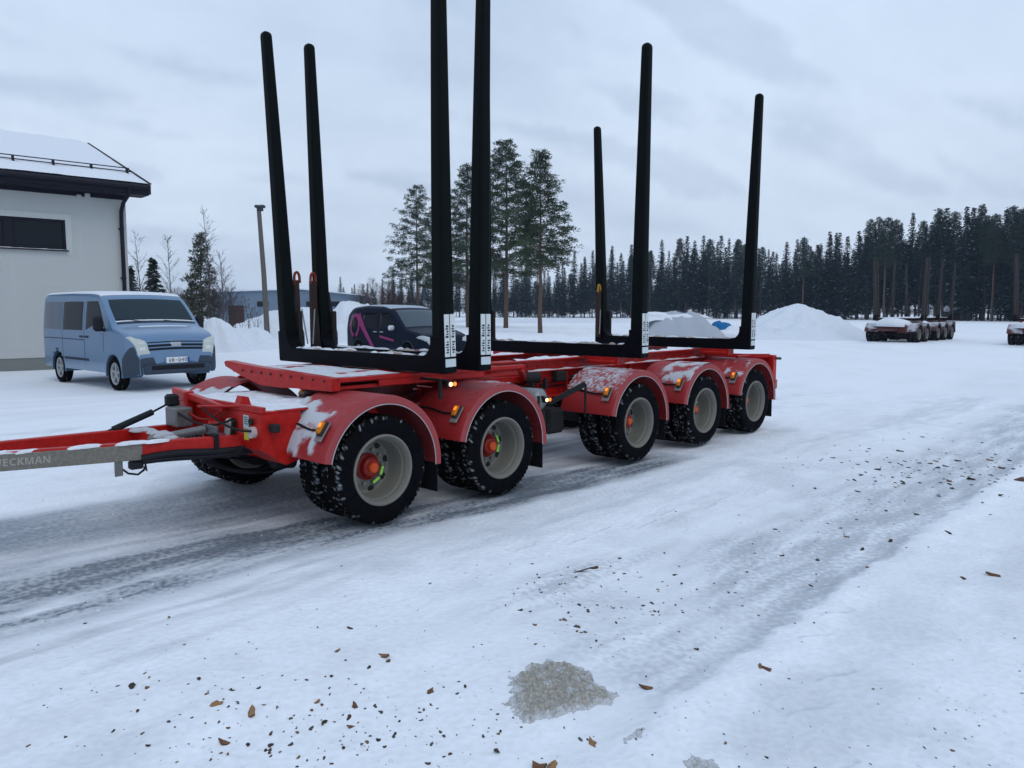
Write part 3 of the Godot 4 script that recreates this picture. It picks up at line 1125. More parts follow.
func build_dolly(t: Node3D, full: bool, red: Color) -> void:
	# lower frame
	var b := arr_mb(red)
	for s in [1.0, -1.0]:
		b.beam(Vector3(-0.62, 0.70, 0.42 * s), Vector3(1.85, 0.70, 0.42 * s), 0.10, 0.17, 0.006)
		b.prism(PackedVector2Array([Vector2(-0.62, 0.50), Vector2(-0.40, 0.42), Vector2(-0.30, 0.62), Vector2(-0.30, 0.86), Vector2(-0.66, 0.86)]), 0.36 * s, 0.38 * s)
	b.box(Vector3(-0.66, 0.74, 0.06), Vector3(0.09, 0.24, 1.36), 0.008)
	b.box(Vector3(0.62, 0.70, 0), Vector3(0.5, 0.16, 0.80), 0.01)
	b.box(Vector3(1.80, 0.72, 0), Vector3(0.10, 0.18, 1.3), 0.008)
	# corner block carrying the couplings
	b.prism(PackedVector2Array([Vector2(-0.74, 0.60), Vector2(-0.55, 0.47), Vector2(-0.42, 0.50), Vector2(-0.42, 0.86), Vector2(-0.74, 0.86)]), 0.46, 0.80)
	b.put("dolly_frame", M.paint, t)
	var dk := arr_mb(red)
	dk.box(Vector3(-0.36, 0.868, 0.04), Vector3(0.72, 0.016, 1.50), 0.003)
	dk.box(Vector3(-0.71, 0.885, 0.04), Vector3(0.03, 0.05, 1.50), 0.004)
	dk.put("dolly_deck", M.paint, t)
	var sn := arr_mb(SNOWC)
	sheet_snow(sn, -0.69, -0.02, -0.68, 0.76, 0.878, 0.022)
	sn.put("deck_snow", M.snow, t)
	# turntable
	var tt := arr_mb(Color(0.10, 0.012, 0.012))
	tt.xf = Transform3D(Basis(Vector3.RIGHT, deg_to_rad(-90)), Vector3(0.68, 0.80, 0))
	tt.lathe([Vector2(0.40, 0.0), Vector2(0.52, 0.0), Vector2(0.52, 0.06), Vector2(0.49, 0.065), Vector2(0.49, 0.10), Vector2(0.53, 0.105), Vector2(0.53, 0.165), Vector2(0.0, 0.165)], 48)
	tt.put("turntable", M.paint, t)
	# upper frame carrying the two front bunks
	var up := arr_mb(red)
	up.xf = Transform3D(Basis(Vector3.UP, deg_to_rad(-90)), Vector3.ZERO)
	# front plate outline across the trailer: (z, y)
	up.prism(PackedVector2Array([Vector2(-0.88, 1.10), Vector2(-0.90, 1.135), Vector2(-0.86, 1.15), Vector2(-0.60, 1.135), Vector2(-0.30, 1.12), Vector2(0.82, 1.085), Vector2(0.82, 0.985), Vector2(0.30, 0.975), Vector2(0.05, 0.965), Vector2(-0.25, 0.965), Vector2(-0.60, 1.03)]), 0.08, 0.16)
	up.xf = Transform3D.IDENTITY
	for s in [1.0, -1.0]:
		up.beam(Vector3(-0.12, 1.065, 0.79 * s), Vector3(2.05, 1.065, 0.79 * s), 0.06, 0.035, 0.005)
		up.beam(Vector3(-0.10, 1.0, 0.76 * s), Vector3(2.00, 1.0, 0.76 * s), 0.03, 0.03, 0.004)
		up.beam(Vector3(0.3, 1.04, 0.80 * s), Vector3(1.5, 1.04, 0.80 * s), 0.02, 0.09, 0.004)
		up.beam(Vector3(2.0, 1.05, 0.79 * s), Vector3(2.45, 0.86, 0.46 * s), 0.05, 0.07, 0.005)
		up.beam(Vector3(1.2, 0.97, 0.72 * s), Vector3(2.3, 0.90, 0.50 * s), 0.05, 0.06, 0.005)
		up.box(Vector3(1.55, 1.14, 0.50 * s), Vector3(0.22, 0.08, 0.20), 0.01)
		up.prism(PackedVector2Array([Vector2(1.35, 1.09), Vector2(1.85, 1.09), Vector2(1.85, 1.19), Vector2(1.62, 1.19)]), 0.40 * s, 0.52 * s)
	up.box(Vector3(0.85, 1.07, 0), Vector3(1.8, 0.02, 1.5), 0.003)
	up.put("upper_frame", M.paint, t)
	var us := arr_mb(SNOWC * 0.8)
	sheet_snow(us, -0.05, 0.58, -0.72, 0.74, 1.083, 0.016)
	sheet_snow(us, 1.2, 1.7, -0.72, 0.38, 1.083, 0.025)
	us.put("upper_snow", M.snow, t)
	build_drawbar(t, full, red)
	if not full:
		var cov := arr_mb(SNOWC)
		for s in [0.0, 1.0]:
			lump(cov, Vector3(-0.35 + s * 2.6, 0.9, 0), Vector3(0.6, 0.32, 1.0))
		cov.put("snow_cover", M.snow, t)
		return
	# small fittings: stickers, valves, tank, hoses, lit lamps
	var st := arr_mb(Color(0.42, 0.56, 0.55))
	st.box(Vector3(-0.743, 0.79, 0.585), Vector3(0.004, 0.10, 0.075))
	st.col = Color(0.55, 0.5, 0.06)
	st.box(Vector3(-0.743, 0.695, 0.585), Vector3(0.004, 0.075, 0.065))
	st.col = Color(0.05, 0.06, 0.06)
	for k in 4:
		st.box(Vector3(-0.746, 0.825 - k * 0.016, 0.585 + 0.004 * (k % 2)), Vector3(0.003, 0.006, 0.055))
	st.put("sticker", M.plain, t)
	var vb := arr_mb(Color(0.45, 0.43, 0.40))
	vb.xf = Transform3D(Basis(Vector3.RIGHT, deg_to_rad(18)), Vector3(-0.73, 0.72, 0.30))
	vb.box(Vector3.ZERO, Vector3(0.05, 0.13, 0.075), 0.012)
	vb.col = Color(0.02, 0.02, 0.02)
	vb.box(Vector3(0.015, 0.0, 0.025), Vector3(0.05, 0.15, 0.06), 0.01)
	vb.put("valve_box", M.plain, t)
	var rv := arr_mb(Color(0.50, 0.42, 0.42))
	rv.cyl(Vector3(-0.775, 0.725, 0.70), Vector3(-0.73, 0.725, 0.70), 0.042, 14)
	rv.put("coupling_head", M.plain, t)
	rv = arr_mb(Color(0.02, 0.02, 0.02))
	rv.cyl(Vector3(-0.76, 0.80, 0.67), Vector3(-0.73, 0.80, 0.67), 0.025, 10)
	rv.put("coupling_head", M.plain, t)
	rv = arr_mb(Color(0.02, 0.02, 0.02))
	rv.box(Vector3(-0.66, 0.76, 0.84), Vector3(0.06, 0.06, 0.08), 0.01)
	rv.put("coupling_head", M.plain, t)
	var rs := arr_mb(red)
	rs.cyl(Vector3(-0.80, 0.73, 0.10), Vector3(-0.66, 0.70, 0.18), 0.055, 14)
	rs.cyl(Vector3(-0.82, 0.86, -0.02), Vector3(-0.70, 0.90, 0.55), 0.012, 6)
	rs.prism(PackedVector2Array([Vector2(-0.72, 0.89), Vector2(-0.62, 0.89), Vector2(-0.64, 0.955), Vector2(-0.69, 0.965)]), 0.36, 0.44)
	rs.box(Vector3(-0.74, 0.80, -0.36), Vector3(0.07, 0.30, 0.06), 0.008)
	rs.beam(Vector3(-0.74, 0.94, -0.62), Vector3(-0.74, 0.86, 0.25), 0.05, 0.05)
	rs.put("coupling_bracket", M.paint, t)
	var gb := arr_mb(Color(0.20, 0.20, 0.20))
	gb.box(Vector3(-0.85, 0.76, -0.30), Vector3(0.14, 0.15, 0.20), 0.01)
	gb.box(Vector3(-0.83, 0.70, 0.20), Vector3(0.02, 0.07, 0.22), 0.003)
	gb.cyl(Vector3(-1.25, 0.66, 0.10), Vector3(-0.85, 0.70, 0.14), 0.032, 12)
	gb.put("drawbar_lift", M.steel, t)
	var bl := arr_mb(Color(0.015, 0.016, 0.02))
	bl.cyl(Vector3(-1.33, 0.70, -0.36), Vector3(-1.02, 0.80, -0.40), 0.026, 12)
	bl.cyl(Vector3(-1.38, 0.685, -0.355), Vector3(-1.30, 0.71, -0.365), 0.014, 8)
	bl.cyl(Vector3(-1.02, 0.80, -0.40), Vector3(-0.84, 0.87, -0.43), 0.009, 8)
	bl.box(Vector3(-0.85, 0.88, -0.43), Vector3(0.10, 0.10, 0.08), 0.02)
	bl.put("drawbar_spring", M.plain, t)
	var rd := rng
	for k in 4:
		var hs := arr_mb(Color(0.010, 0.010, 0.012))
		var z := rd.randf_range(-0.2, 0.35)
		var deep := rd.randf_range(0.16, 0.42)
		var p0 := Vector3(-1.0, 0.60, z)
		var p3 := Vector3(rd.randf_range(-0.2, 0.3), 0.62, rd.randf_range(0.1, 0.5))
		var path := []
		for q in 13:
			var u := q / 12.0
			path.append(p0.lerp(p3, u) + Vector3(0, -deep * 4.0 * u * (1.0 - u), 0.06 * sin(u * 9.0 + k)))
		hs.tube(path, rd.randf_range(0.009, 0.015), 7)
		hs.put("hose", M.plain, t)
	var tk := arr_mb(Color(0.30, 0.32, 0.33))
	tk.xf = Transform3D(Basis.IDENTITY, Vector3(2.16, 0.74, 0.66))
	tk.lathe([Vector2(0.0, -0.30), Vector2(0.07, -0.29), Vector2(0.105, -0.25), Vector2(0.105, 0.25), Vector2(0.07, 0.29), Vector2(0.0, 0.30)], 20, true)
	tk.put("air_tank", M.steel, t)
	var ub := arr_mb(Color(0.014, 0.013, 0.014))
	ub.box(Vector3(2.45, 0.52, 0.0), Vector3(0.35, 0.34, 1.1), 0.03)
	ub.box(Vector3(2.36, 0.62, 0.72), Vector3(0.14, 0.40, 0.10), 0.02)
	ub.beam(Vector3(2.42, 0.66, 0.78), Vector3(2.74, 0.86, 1.02), 0.05, 0.05)
	ub.beam(Vector3(2.74, 0.86, 1.02), Vector3(2.74, 0.52, 1.02), 0.02, 0.02, 0.002, Vector3.RIGHT)
	ub.cyl(Vector3(2.32, 0.92, 0.56), Vector3(2.46, 0.92, 0.64), 0.06, 14)
	ub.cyl(Vector3(2.38, 0.90, 0.60), Vector3(2.38, 0.60, 0.70), 0.02, 8)
	ub.box(Vector3(2.12, 0.50, 0.62), Vector3(0.30, 0.30, 0.26), 0.03)
	ub.box(Vector3(2.62, 0.46, 0.50), Vector3(0.26, 0.26, 0.50), 0.03)
	ub.cyl(Vector3(1.95, 0.40, 0.1), Vector3(1.95, 0.40, 0.78), 0.10, 14)
	for q in 5:
		ub.tube([Vector3(1.95 + q * 0.12, 0.80, 0.55 + 0.04 * q), Vector3(2.0 + q * 0.11, 0.55 - 0.03 * q, 0.74), Vector3(2.15 + q * 0.10, 0.34 + 0.02 * q, 0.72), Vector3(2.4 + q * 0.08, 0.55, 0.58)], 0.014, 6)
	ub.put("underframe_fittings", M.matte, t)
	for k in 3:                                         # air and cable lines along the rails
		for s in [1.0, -1.0]:
			var al := arr_mb([Color(0.010, 0.010, 0.012), Color(0.014, 0.014, 0.018), Color(0.22, 0.02, 0.015)][k])
			var pth := []
			for q in 24:
				var u := q / 23.0
				pth.append(Vector3(lerpf(2.3, 6.55, u), 0.80 + k * 0.035 + 0.012 * sin(u * 31.0 + k * 2.0), (0.458 + 0.006 * k) * s))
			al.tube(pth, 0.010 - 0.002 * k, 6)
			al.put("air_line", M.plain, t)
	for x in [2.75, 3.2, 4.05, 5.0, 5.55, 6.25]:
		var cl := arr_mb(Color(0.03, 0.03, 0.032))
		cl.box(Vector3(x, 0.83, 0.475), Vector3(0.03, 0.13, 0.035), 0.004)
		cl.put("hose_clip", M.plain, t)
	var jb := arr_mb(Color(0.02, 0.02, 0.022))
	jb.box(Vector3(2.95, 0.90, 0.50), Vector3(0.16, 0.11, 0.09), 0.012)
	jb.put("junction_box", M.plain, t)
	var bo := arr_mb(Color(0.16, 0.05, 0.045))
	for q in 9:
		bo.cyl(Vector3(-0.162, 1.06 + 0.002 * q, 0.72 - q * 0.16), Vector3(-0.172, 1.06 + 0.002 * q, 0.72 - q * 0.16), 0.012, 6)
	for q in 26:
		bo.cyl(Vector3(2.5 + q * 0.16, 1.02, 0.441), Vector3(2.5 + q * 0.16, 1.02, 0.452), 0.011, 6)
	var bn := bo.put("bolts", M.steel, t)
	bn.set_meta("kind", "stuff")
	for q in [[Vector3(-0.80, 0.82, -0.25), Vector3(-0.72, 0.90, 0.30), 0.10, Color(0.30, 0.02, 0.015)], [Vector3(-0.88, 0.80, -0.20), Vector3(-0.74, 0.80, 0.42), 0.07, Color(0.012, 0.012, 0.014)], [Vector3(-0.80, 0.86, 0.05), Vector3(-0.76, 0.74, 0.72), 0.05, Color(0.012, 0.012, 0.014)], [Vector3(-0.95, 0.68, 0.28), Vector3(-0.76, 0.62, 0.62), 0.12, Color(0.012, 0.012, 0.014)]]:
		var ch := arr_mb(q[3])
		var pth := []
		for k in 11:
			var u := k / 10.0
			pth.append((q[0] as Vector3).lerp(q[1], u) + Vector3(-0.02, -q[2] * 4.0 * u * (1.0 - u), 0))
		ch.tube(pth, 0.009, 6)
		ch.put("hose", M.plain, t)
	for lp in [Vector3(0.76, 1.0, 1.16), Vector3(2.16, 0.74, 1.0)]:
		var hsn := arr_mb(Color(0.02, 0.02, 0.02))
		hsn.box(lp + Vector3(0.02, 0, -0.02), Vector3(0.10, 0.055, 0.035), 0.008)
		hsn.box(lp + Vector3(-0.06, -0.04, -0.06), Vector3(0.03, 0.16, 0.03), 0.005)
		hsn.box(lp + Vector3(-0.02, 0.03, -0.3), Vector3(0.03, 0.02, 0.55), 0.003)
		var lamp := hsn.put("work_lamp", M.plain, t)
		for q in 2:
			var bu := arr_mb(Color(1, 1, 1))
			var c0: Vector3 = lp + Vector3(0.0 + q * 0.045, 0, 0)
			bu.xf = Transform3D(Basis.IDENTITY, c0)
			bu.lathe([Vector2(0.018, -0.006), Vector2(0.018, 0.004), Vector2(0.011, 0.010), Vector2(0.0, 0.012)], 12)
			bu.put("bulb", M.white_lamp if q == 0 else M.amber, lamp)

func sheet_snow(b: MB, x0: float, x1: float, z0: float, z1: float, y: float, high: float) -> void:
	var rows := []
	for i in 25:
		var row := PackedVector3Array()
		for j in 31:
			var u := i / 24.0
			var w := j / 30.0
			var x := lerpf(x0, x1, u)
			var z := lerpf(z0, z1, w)
			var ed: float = min(min(u, 1.0 - u) * 8.0, min(w, 1.0 - w) * 12.0)
			var k := 0.25 + 1.2 * nz.get_noise_2d(x * 4.0 + y * 9.0, z * 4.0) + 0.4 * nz.get_noise_2d(x * 15.0, z * 15.0)
			row.append(Vector3(x, y + high * clampf(min(k + 0.3, ed), -0.15, 1.0), z))
		rows.append(row)
	b.grid(rows, [], Vector3((x0 + x1) / 2, y - 50, (z0 + z1) / 2))

func build_drawbar(t: Node3D, full: bool, red: Color) -> void:
	var d := part(t, "drawbar")
	var b := arr_mb(red)
	var eye := Vector3(-3.25, 0.72, 0.0)
	for s in [1.0, -1.0]:
		b.beam(Vector3(-0.66, 0.62, 0.47 * s), Vector3(-3.05, 0.685, 0.09 * s), 0.07, 0.115, 0.008)
	b.beam(Vector3(-1.15, 0.645, -0.4), Vector3(-1.15, 0.645, 0.4), 0.08, 0.09)
	b.beam(Vector3(-2.6, 0.675, -0.16), Vector3(-2.6, 0.675, 0.16), 0.08, 0.09)
	b.beam(Vector3(-2.95, 0.685, 0), Vector3(-3.2, 0.69, 0), 0.16, 0.12)
	b.put("drawbar_frame", M.paint, d)
	var e := arr_mb(Color(0.10, 0.10, 0.10))
	var loop := []
	for k in 17:
		var a := TAU * k / 16.0
		loop.append(eye + Vector3(-0.08 + 0.06 * cos(a), 0.0, 0.06 * sin(a)))
	e.tube(loop, 0.022, 8, false)
	e.put("towing_eye", M.steel, d)
	if not full:
		return
	# grey plate with the maker's name along the near beam
	var p0 := Vector3(-1.41, 0.63, 0.387)
	var p1 := Vector3(-3.0, 0.676, 0.133)
	var pl := arr_mb(Color(0.24, 0.22, 0.185))
	pl.beam(p0, p1, 0.012, 0.108, 0.003)
	pl.put("name_plate", M.steel, d)
	var tm := TextMesh.new()
	tm.text = "WECKMAN"
	var sf := SystemFont.new()
	sf.font_names = PackedStringArray(["Droid Sans"])
	sf.font_weight = 700
	tm.font = sf
	tm.font_size = 64
	tm.pixel_size = 0.00100
	tm.depth = 0.002
	var lt := StandardMaterial3D.new()
	lt.albedo_color = Color(0.60, 0.60, 0.57)
	lt.roughness = 0.6
	var o := MeshInstance3D.new()
	o.name = "maker_lettering"
	o.mesh = tm
	o.material_override = lt
	d.add_child(o)
	var x := (p0 - p1).normalized()
	var z := x.cross(Vector3.UP).normalized()
	var bs := Basis(x, z.cross(x), z)
	o.transform = Transform3D(bs, p0.lerp(p1, 0.44) + z * 0.0075)
	# snow lying in the fork and hanging fittings
	var sn := arr_mb(SNOWC)
	for k in 16:
		var u := rng.randf()
		var q := Vector3(-1.3 - 1.3 * u, 0.70 + 0.02 * u, (0.40 - 0.24 * u))
		lump(sn, q + Vector3(0, -0.008, 0), Vector3(0.09, 0.018, 0.03))
	sn.col = SNOWC * 0.6
	for k in 14:
		lump(sn, Vector3(-1.15 + rng.randf_range(-0.05, 0.05), 0.688, rng.randf_range(-0.3, 0.3)), Vector3(0.05, 0.02, 0.05))
	sn.put("drawbar_snow", M.snow, d).set_meta("kind", "stuff")
	var fb := arr_mb(Color(0.16, 0.16, 0.15))
	fb.xf = Transform3D(Basis(Vector3.UP, deg_to_rad(10)), Vector3(-1.56, 0.53, 0.36))
	fb.box(Vector3.ZERO, Vector3(0.055, 0.10, 0.012), 0.002)
	fb.xf = Transform3D.IDENTITY
	fb.col = Color(0.02, 0.02, 0.025)
	fb.box(Vector3(-1.44, 0.54, 0.34), Vector3(0.09, 0.06, 0.06), 0.01)
	fb.tube([Vector3(-1.54, 0.53, 0.35), Vector3(-1.50, 0.49, 0.36), Vector3(-1.44, 0.475, 0.37), Vector3(-1.40, 0.50, 0.37), Vector3(-1.38, 0.53, 0.36)], 0.008, 6)
	fb.cyl(Vector3(-1.385, 0.545, 0.36), Vector3(-1.38, 0.49, 0.37), 0.006, 6)
	fb.put("hose_holder", M.plain, d)
	var cb := arr_mb(Color(0.012, 0.013, 0.016))
	var pa := []
	for k in 9:
		var u := k / 8.0
		pa.append(Vector3(lerpf(-1.42, -0.66, u), 0.585 + 0.012 * sin(u * 6.0), lerpf(0.40, 0.50, u)))
	cb.tube(pa, 0.028, 8)
	pa = []
	for k in 9:
		var u := k / 8.0
		pa.append(Vector3(lerpf(-1.42, -0.66, u), 0.555 + 0.01 * sin(u * 5.0 + 1.0), lerpf(0.41, 0.51, u)))
	cb.tube(pa, 0.016, 8)
	cb.box(Vector3(-0.92, 0.63, 0.44), Vector3(0.03, 0.16, 0.10), 0.006)
	cb.beam(Vector3(-0.97, 0.56, 0.46), Vector3(-1.06, 0.46, 0.47), 0.008, 0.012)
	cb.put("hose_bundle", M.plain, d)

# ---------------------------------------------------------------- snow heaps
func snow_heap(called: String, label: String, at: Vector3, rx: float, rz: float, h: float, rough: float, turn := 0.0, sharp := 1.0, sd := 0) -> void:
	var o := thing(called, label, "snow heap", at, turn, "")
	var rows := []
	var nr := 22
	var na := 56
	for i in nr + 1:
		var t := float(i) / nr
		var row := PackedVector3Array()
		for j in na:
			var a := TAU * j / na
			var wob := 1.0 + 0.22 * nz.get_noise_2d(cos(a) * 1.2 + sd * 7.0, sin(a) * 1.2)
			var x := cos(a) * rx * t * wob
			var z := sin(a) * rz * t * wob
			var k := lerpf(0.5 + 0.5 * cos(PI * t), pow(1.0 - t, 1.15), sharp - 1.0)
			var y := h * k + (1.0 - t) * t * 4.0 * rough * (nz.get_noise_2d(x * 0.9 + sd, z * 0.9) + 0.6 * nz.get_noise_2d(x * 2.6, z * 2.6 + sd))
			y += rough * 0.30 * (1.0 - t) * nz.get_noise_2d(x * 7.0, z * 7.0)
			row.append(Vector3(x, max(y, -0.02) - 0.05 * t, z))
		rows.append(row)
	var b := arr_mb(Color(0.78, 0.82, 0.88))
	b.grid(rows, [], Vector3(0, -20, 0), true)
	b.put("snow_mound", M.snow, o)

func dist(px: float, d: float) -> Vector3:
	return Vector3((px - 512.0) / 776.0 * d, 0, -d)

func make_banks() -> void:
	snow_heap("snow_heap", "tall smooth cone shaped snow heap before the forest", dist(797, 46.5), 5.0, 4.6, 2.05, 0.30, 0.0, 1.5, 1)
	snow_heap("snow_bank", "rounded snow mound just behind the front of the blue van", dist(214, 31.0), 1.7, 1.4, 1.35, 0.10, 0.0, 1.0, 2)
	snow_heap("snow_bank", "lumpy low snow bank at the foot of the wooden lamp pole", dist(243, 33.5), 3.4, 1.9, 0.85, 0.25, 0.2, 1.0, 3)
	snow_heap("snow_bank", "long high snow bank in front of the blue grey warehouse", dist(302, 43.0), 6.6, 3.0, 1.8, 0.3, 0.0, 1.0, 4)
	snow_heap("snow_bank", "lumpy snow bank behind the rear of the dark minivan", dist(352, 41.0), 3.8, 2.4, 2.1, 0.45, 0.0, 1.0, 5)
	snow_heap("snow_bank", "low snow bank at the forest side of the two single pines", dist(560, 105.0), 26.0, 3.5, 0.5, 0.3, 0.0, 1.0, 6)

# ---------------------------------------------------------------- trees
class Leaves:
	var v := PackedVector3Array()
	var n := PackedVector3Array()
	var c := PackedColorArray()
	func card(p: Vector3, along: Vector3, wide: Vector3, col: Color) -> void:
		var nn := along.cross(wide).normalized()
		var q := [p - wide * 0.5, p + along * 0.55 - wide, p + along, p + along * 0.55 + wide]
		for k in [0, 2, 1, 0, 3, 2]:
			v.append(q[k])
			n.append(nn)
			c.append(col)
	func mesh() -> ArrayMesh:
		var a := []
		a.resize(Mesh.ARRAY_MAX)
		a[Mesh.ARRAY_VERTEX] = v
		a[Mesh.ARRAY_NORMAL] = n
		a[Mesh.ARRAY_COLOR] = c
		var m := ArrayMesh.new()
		m.add_surface_from_arrays(Mesh.PRIMITIVE_TRIANGLES, a)
		return m

func rv(r: RandomNumberGenerator, s := 1.0) -> Vector3:
	return Vector3(r.randf_range(-s, s), r.randf_range(-s, s), r.randf_range(-s, s))

# spruce of unit height about 16 m: conical, drooping whorls
func spruce(sd: int, h: float, rad: float, bare: float, cards: float) -> Array:
	var r := RandomNumberGenerator.new()
	r.seed = sd
	var tr := arr_mb(Color(0.095, 0.07, 0.055))
	tr.tube([Vector3(0, -0.3, 0), Vector3(0.03, h * 0.4, 0.02), Vector3(0, h * 0.97, 0)], [h * 0.0105, h * 0.007, 0.012], 7)
	var L := Leaves.new()
	var y := h * bare
	while y < h * 0.99:
		var t := (y - h * bare) / (h * (1.0 - bare))
		var R := rad * pow(1.0 - t, 0.95) * (0.55 + 0.45 * smoothstep(0.0, 0.18, t)) * r.randf_range(0.75, 1.15) + 0.05
		var nb := 5 + int(3.0 * (1.0 - t))
		var a0 := r.randf() * TAU
		for k in nb:
			var a := a0 + TAU * k / nb + r.randf_range(-0.3, 0.3)
			var len := R * r.randf_range(0.65, 1.15)
			var out := Vector3(cos(a), 0, sin(a))
			var side := Vector3(-out.z, 0, out.x)
			var drop := -0.30 - 0.25 * (1.0 - t)
			var base := Vector3(0, y + r.randf_range(-0.15, 0.15), 0)
			if r.randf() < 0.8:
				tr.tube([base, base + out * len * 0.5 + Vector3(0, drop * len * 0.3, 0)], [0.02, 0.008], 3, false)
			var nc: int = max(3, int(len * cards))
			var g := r.randf_range(0.7, 1.25)
			for q in nc:
				var s := (q + r.randf()) / nc
				var p := base + out * len * s + Vector3(0, drop * len * s + 0.28 * len * s * s, 0)
				var sw := r.randf_range(-1.0, 1.0)
				var al := (out * 0.5 + side * sw * 0.9 + Vector3(0, -0.40, 0)).normalized() * r.randf_range(0.34, 0.75) * (0.5 + 0.5 * (1.0 - t))
				var wd := al.cross(Vector3(r.randf_range(-0.4, 0.4), 1, r.randf_range(-0.4, 0.4))).normalized() * r.randf_range(0.07, 0.15)
				var col := Color(0.024 * g, 0.034 * g, 0.025 * g) * r.randf_range(0.8, 1.3)
				if r.randf() < 0.02:
					col = Color(0.30, 0.33, 0.36)
				L.card(p, al, wd, Color(col.r, col.g, col.b))
		y += r.randf_range(0.22, 0.36) * (0.6 + 0.4 * (1.0 - t)) * h / 15.0
	# dead lower twigs
	for k in int(26 * bare / 0.3):
		var yy := r.randf_range(0.05, bare) * h
		var a := r.randf() * TAU
		var e := Vector3(cos(a), r.randf_range(-0.5, 0.1), sin(a)) * r.randf_range(0.3, 1.0)
		tr.tube([Vector3(0, yy, 0), Vector3(0, yy, 0) + e], [0.014, 0.004], 3, false)
	return [tr.mesh(), L.mesh()]

# Scots pine: bare orange-brown stem, open clumped crown
func pine(sd: int, h: float, rad: float, bare: float, clumps: int, tuft: int, tone: Color, ts := 1.0) -> Array:
	var r := RandomNumberGenerator.new()
	r.seed = sd
	var tr := arr_mb(Color(0.15, 0.095, 0.065))
	var bend := Vector3(r.randf_range(-0.2, 0.2), 0, r.randf_range(-0.2, 0.2))
	var stem := []
	var srad := []
	for i in 9:
		var t := i / 8.0
		stem.append(Vector3(0, -0.3 + (h + 0.1) * t, 0) + bend * sin(t * PI) + rv(r, 0.03))
		srad.append(lerpf(h * 0.0125, 0.02, pow(t, 0.8)))
	tr.tube(stem, srad, 8)
	var L := Leaves.new()
	var nb := int(clumps)
	for k in nb:
		var t := (k + r.randf()) / nb
		var y := h * lerpf(bare, 0.985, t)
		var a := k * 2.399 + r.randf_range(-0.5, 0.5)
		var R := rad * (0.10 + 0.90 * pow(1.0 - t, 0.8) * smoothstep(-0.35, 0.22, t)) * r.randf_range(0.6, 1.12)
		var rise := lerpf(-0.10, 0.65, t) + r.randf_range(-0.15, 0.15)
		var out := Vector3(cos(a), 0, sin(a))
		var b0 := Vector3(0, y - R * rise * 0.5, 0) + bend * sin(y / h * PI)
		var b1 := b0 + out * R * 0.55 + Vector3(0, R * rise * 0.35, 0)
		var b2 := b0 + out * R + Vector3(0, R * rise * 0.75, 0)
		tr.tube([b0, b1, b2], [0.012 + 0.02 * R / rad, 0.014, 0.005], 4, false)
		var nq: int = 2 + int(4.2 * R)
		for q in nq:
			var s := lerpf(0.38, 1.05, (q + 0.6 * r.randf()) / nq)
			var ctr := b0.lerp(b2, s) + Vector3(r.randf_range(-1, 1), r.randf_range(-0.15, 0.5), r.randf_range(-1, 1)) * (0.34 * R * 0.5 + 0.10)
			var g := r.randf_range(0.7, 1.3)
			var cr := r.randf_range(0.16, 0.32)
			for w in tuft:
				var d := (rv(r) + Vector3(0, 0.25, 0)).normalized()
				var p := ctr + d * cr * Vector3(1.25, 0.6, 1.25) * r.randf_range(0.1, 0.85)
				var al := (d + out * 0.4 + Vector3(0, 0.2, 0)).normalized() * r.randf_range(0.13, 0.26) * ts
				var wd := al.cross(rv(r)).normalized() * r.randf_range(0.018, 0.036) * ts
				var f := g * r.randf_range(0.75, 1.3)
				L.card(p, al, wd, Color(tone.r * f, tone.g * f, tone.b * f))
	# dead branch stubs below the crown
	for k in 14:
		var yy := r.randf_range(0.25, 1.0) * bare * h
		var a := r.randf() * TAU
		var e := Vector3(cos(a), r.randf_range(-0.3, 0.2), sin(a)) * r.randf_range(0.3, 1.1)
		tr.tube([Vector3(0, yy, 0), Vector3(0, yy, 0) + e], [0.016, 0.005], 3, false)
	return [tr.mesh(), L.mesh()]

# leafless tree or shrub: forking tapered twigs
func bare_tree(sd: int, h: float, rad: float, nb: int, col: Color, stem_r: float) -> ArrayMesh:
	var r := RandomNumberGenerator.new()
	r.seed = sd
	var b := arr_mb(col)
	b.tube([Vector3(0, -0.2, 0), Vector3(r.randf_range(-0.1, 0.1), h * 0.5, r.randf_range(-0.1, 0.1)), Vector3(r.randf_range(-0.2, 0.2), h, r.randf_range(-0.2, 0.2))], [stem_r, stem_r * 0.6, 0.006], 5, false)
	for k in nb:
		var t := r.randf_range(0.22, 0.95)
		var y := h * t
		var a := r.randf() * TAU
		var len := rad * (1.15 - t) * r.randf_range(0.5, 1.2) + 0.15
		var d := Vector3(cos(a), r.randf_range(0.9, 1.8), sin(a)).normalized()
		var p0 := Vector3(0, y, 0)
		var p1 := p0 + d * len * 0.5
		var p2 := p1 + (d + rv(r, 0.3)).normalized() * len * 0.5
		b.tube([p0, p1, p2], [stem_r * 0.34 * (1.2 - t), stem_r * 0.2, 0.004], 3, false)
		for q in 5:
			var s := r.randf_range(0.3, 1.0)
			var f := p0.lerp(p2, s)
			var e := (d + rv(r, 0.8)).normalized() * len * r.randf_range(0.2, 0.5)
			b.tube([f, f + e * 0.5, f + e + Vector3(0, -0.03, 0)], [0.008, 0.005, 0.003], 3, false)
	return b.mesh()

func plant_tree(called: String, label: String, cat: String, at: Vector3, set: Array, k: float, turn: float, group := "") -> void:
	var o := thing(called, label, cat, at, turn, group)
	o.scale = Vector3(k * rng.randf_range(0.88, 1.25), k, k * rng.randf_range(0.88, 1.25))
	MB.inst(set[0], "trunk", M.bark, o)
	MB.inst(set[1], "crown", M.leaf, o)

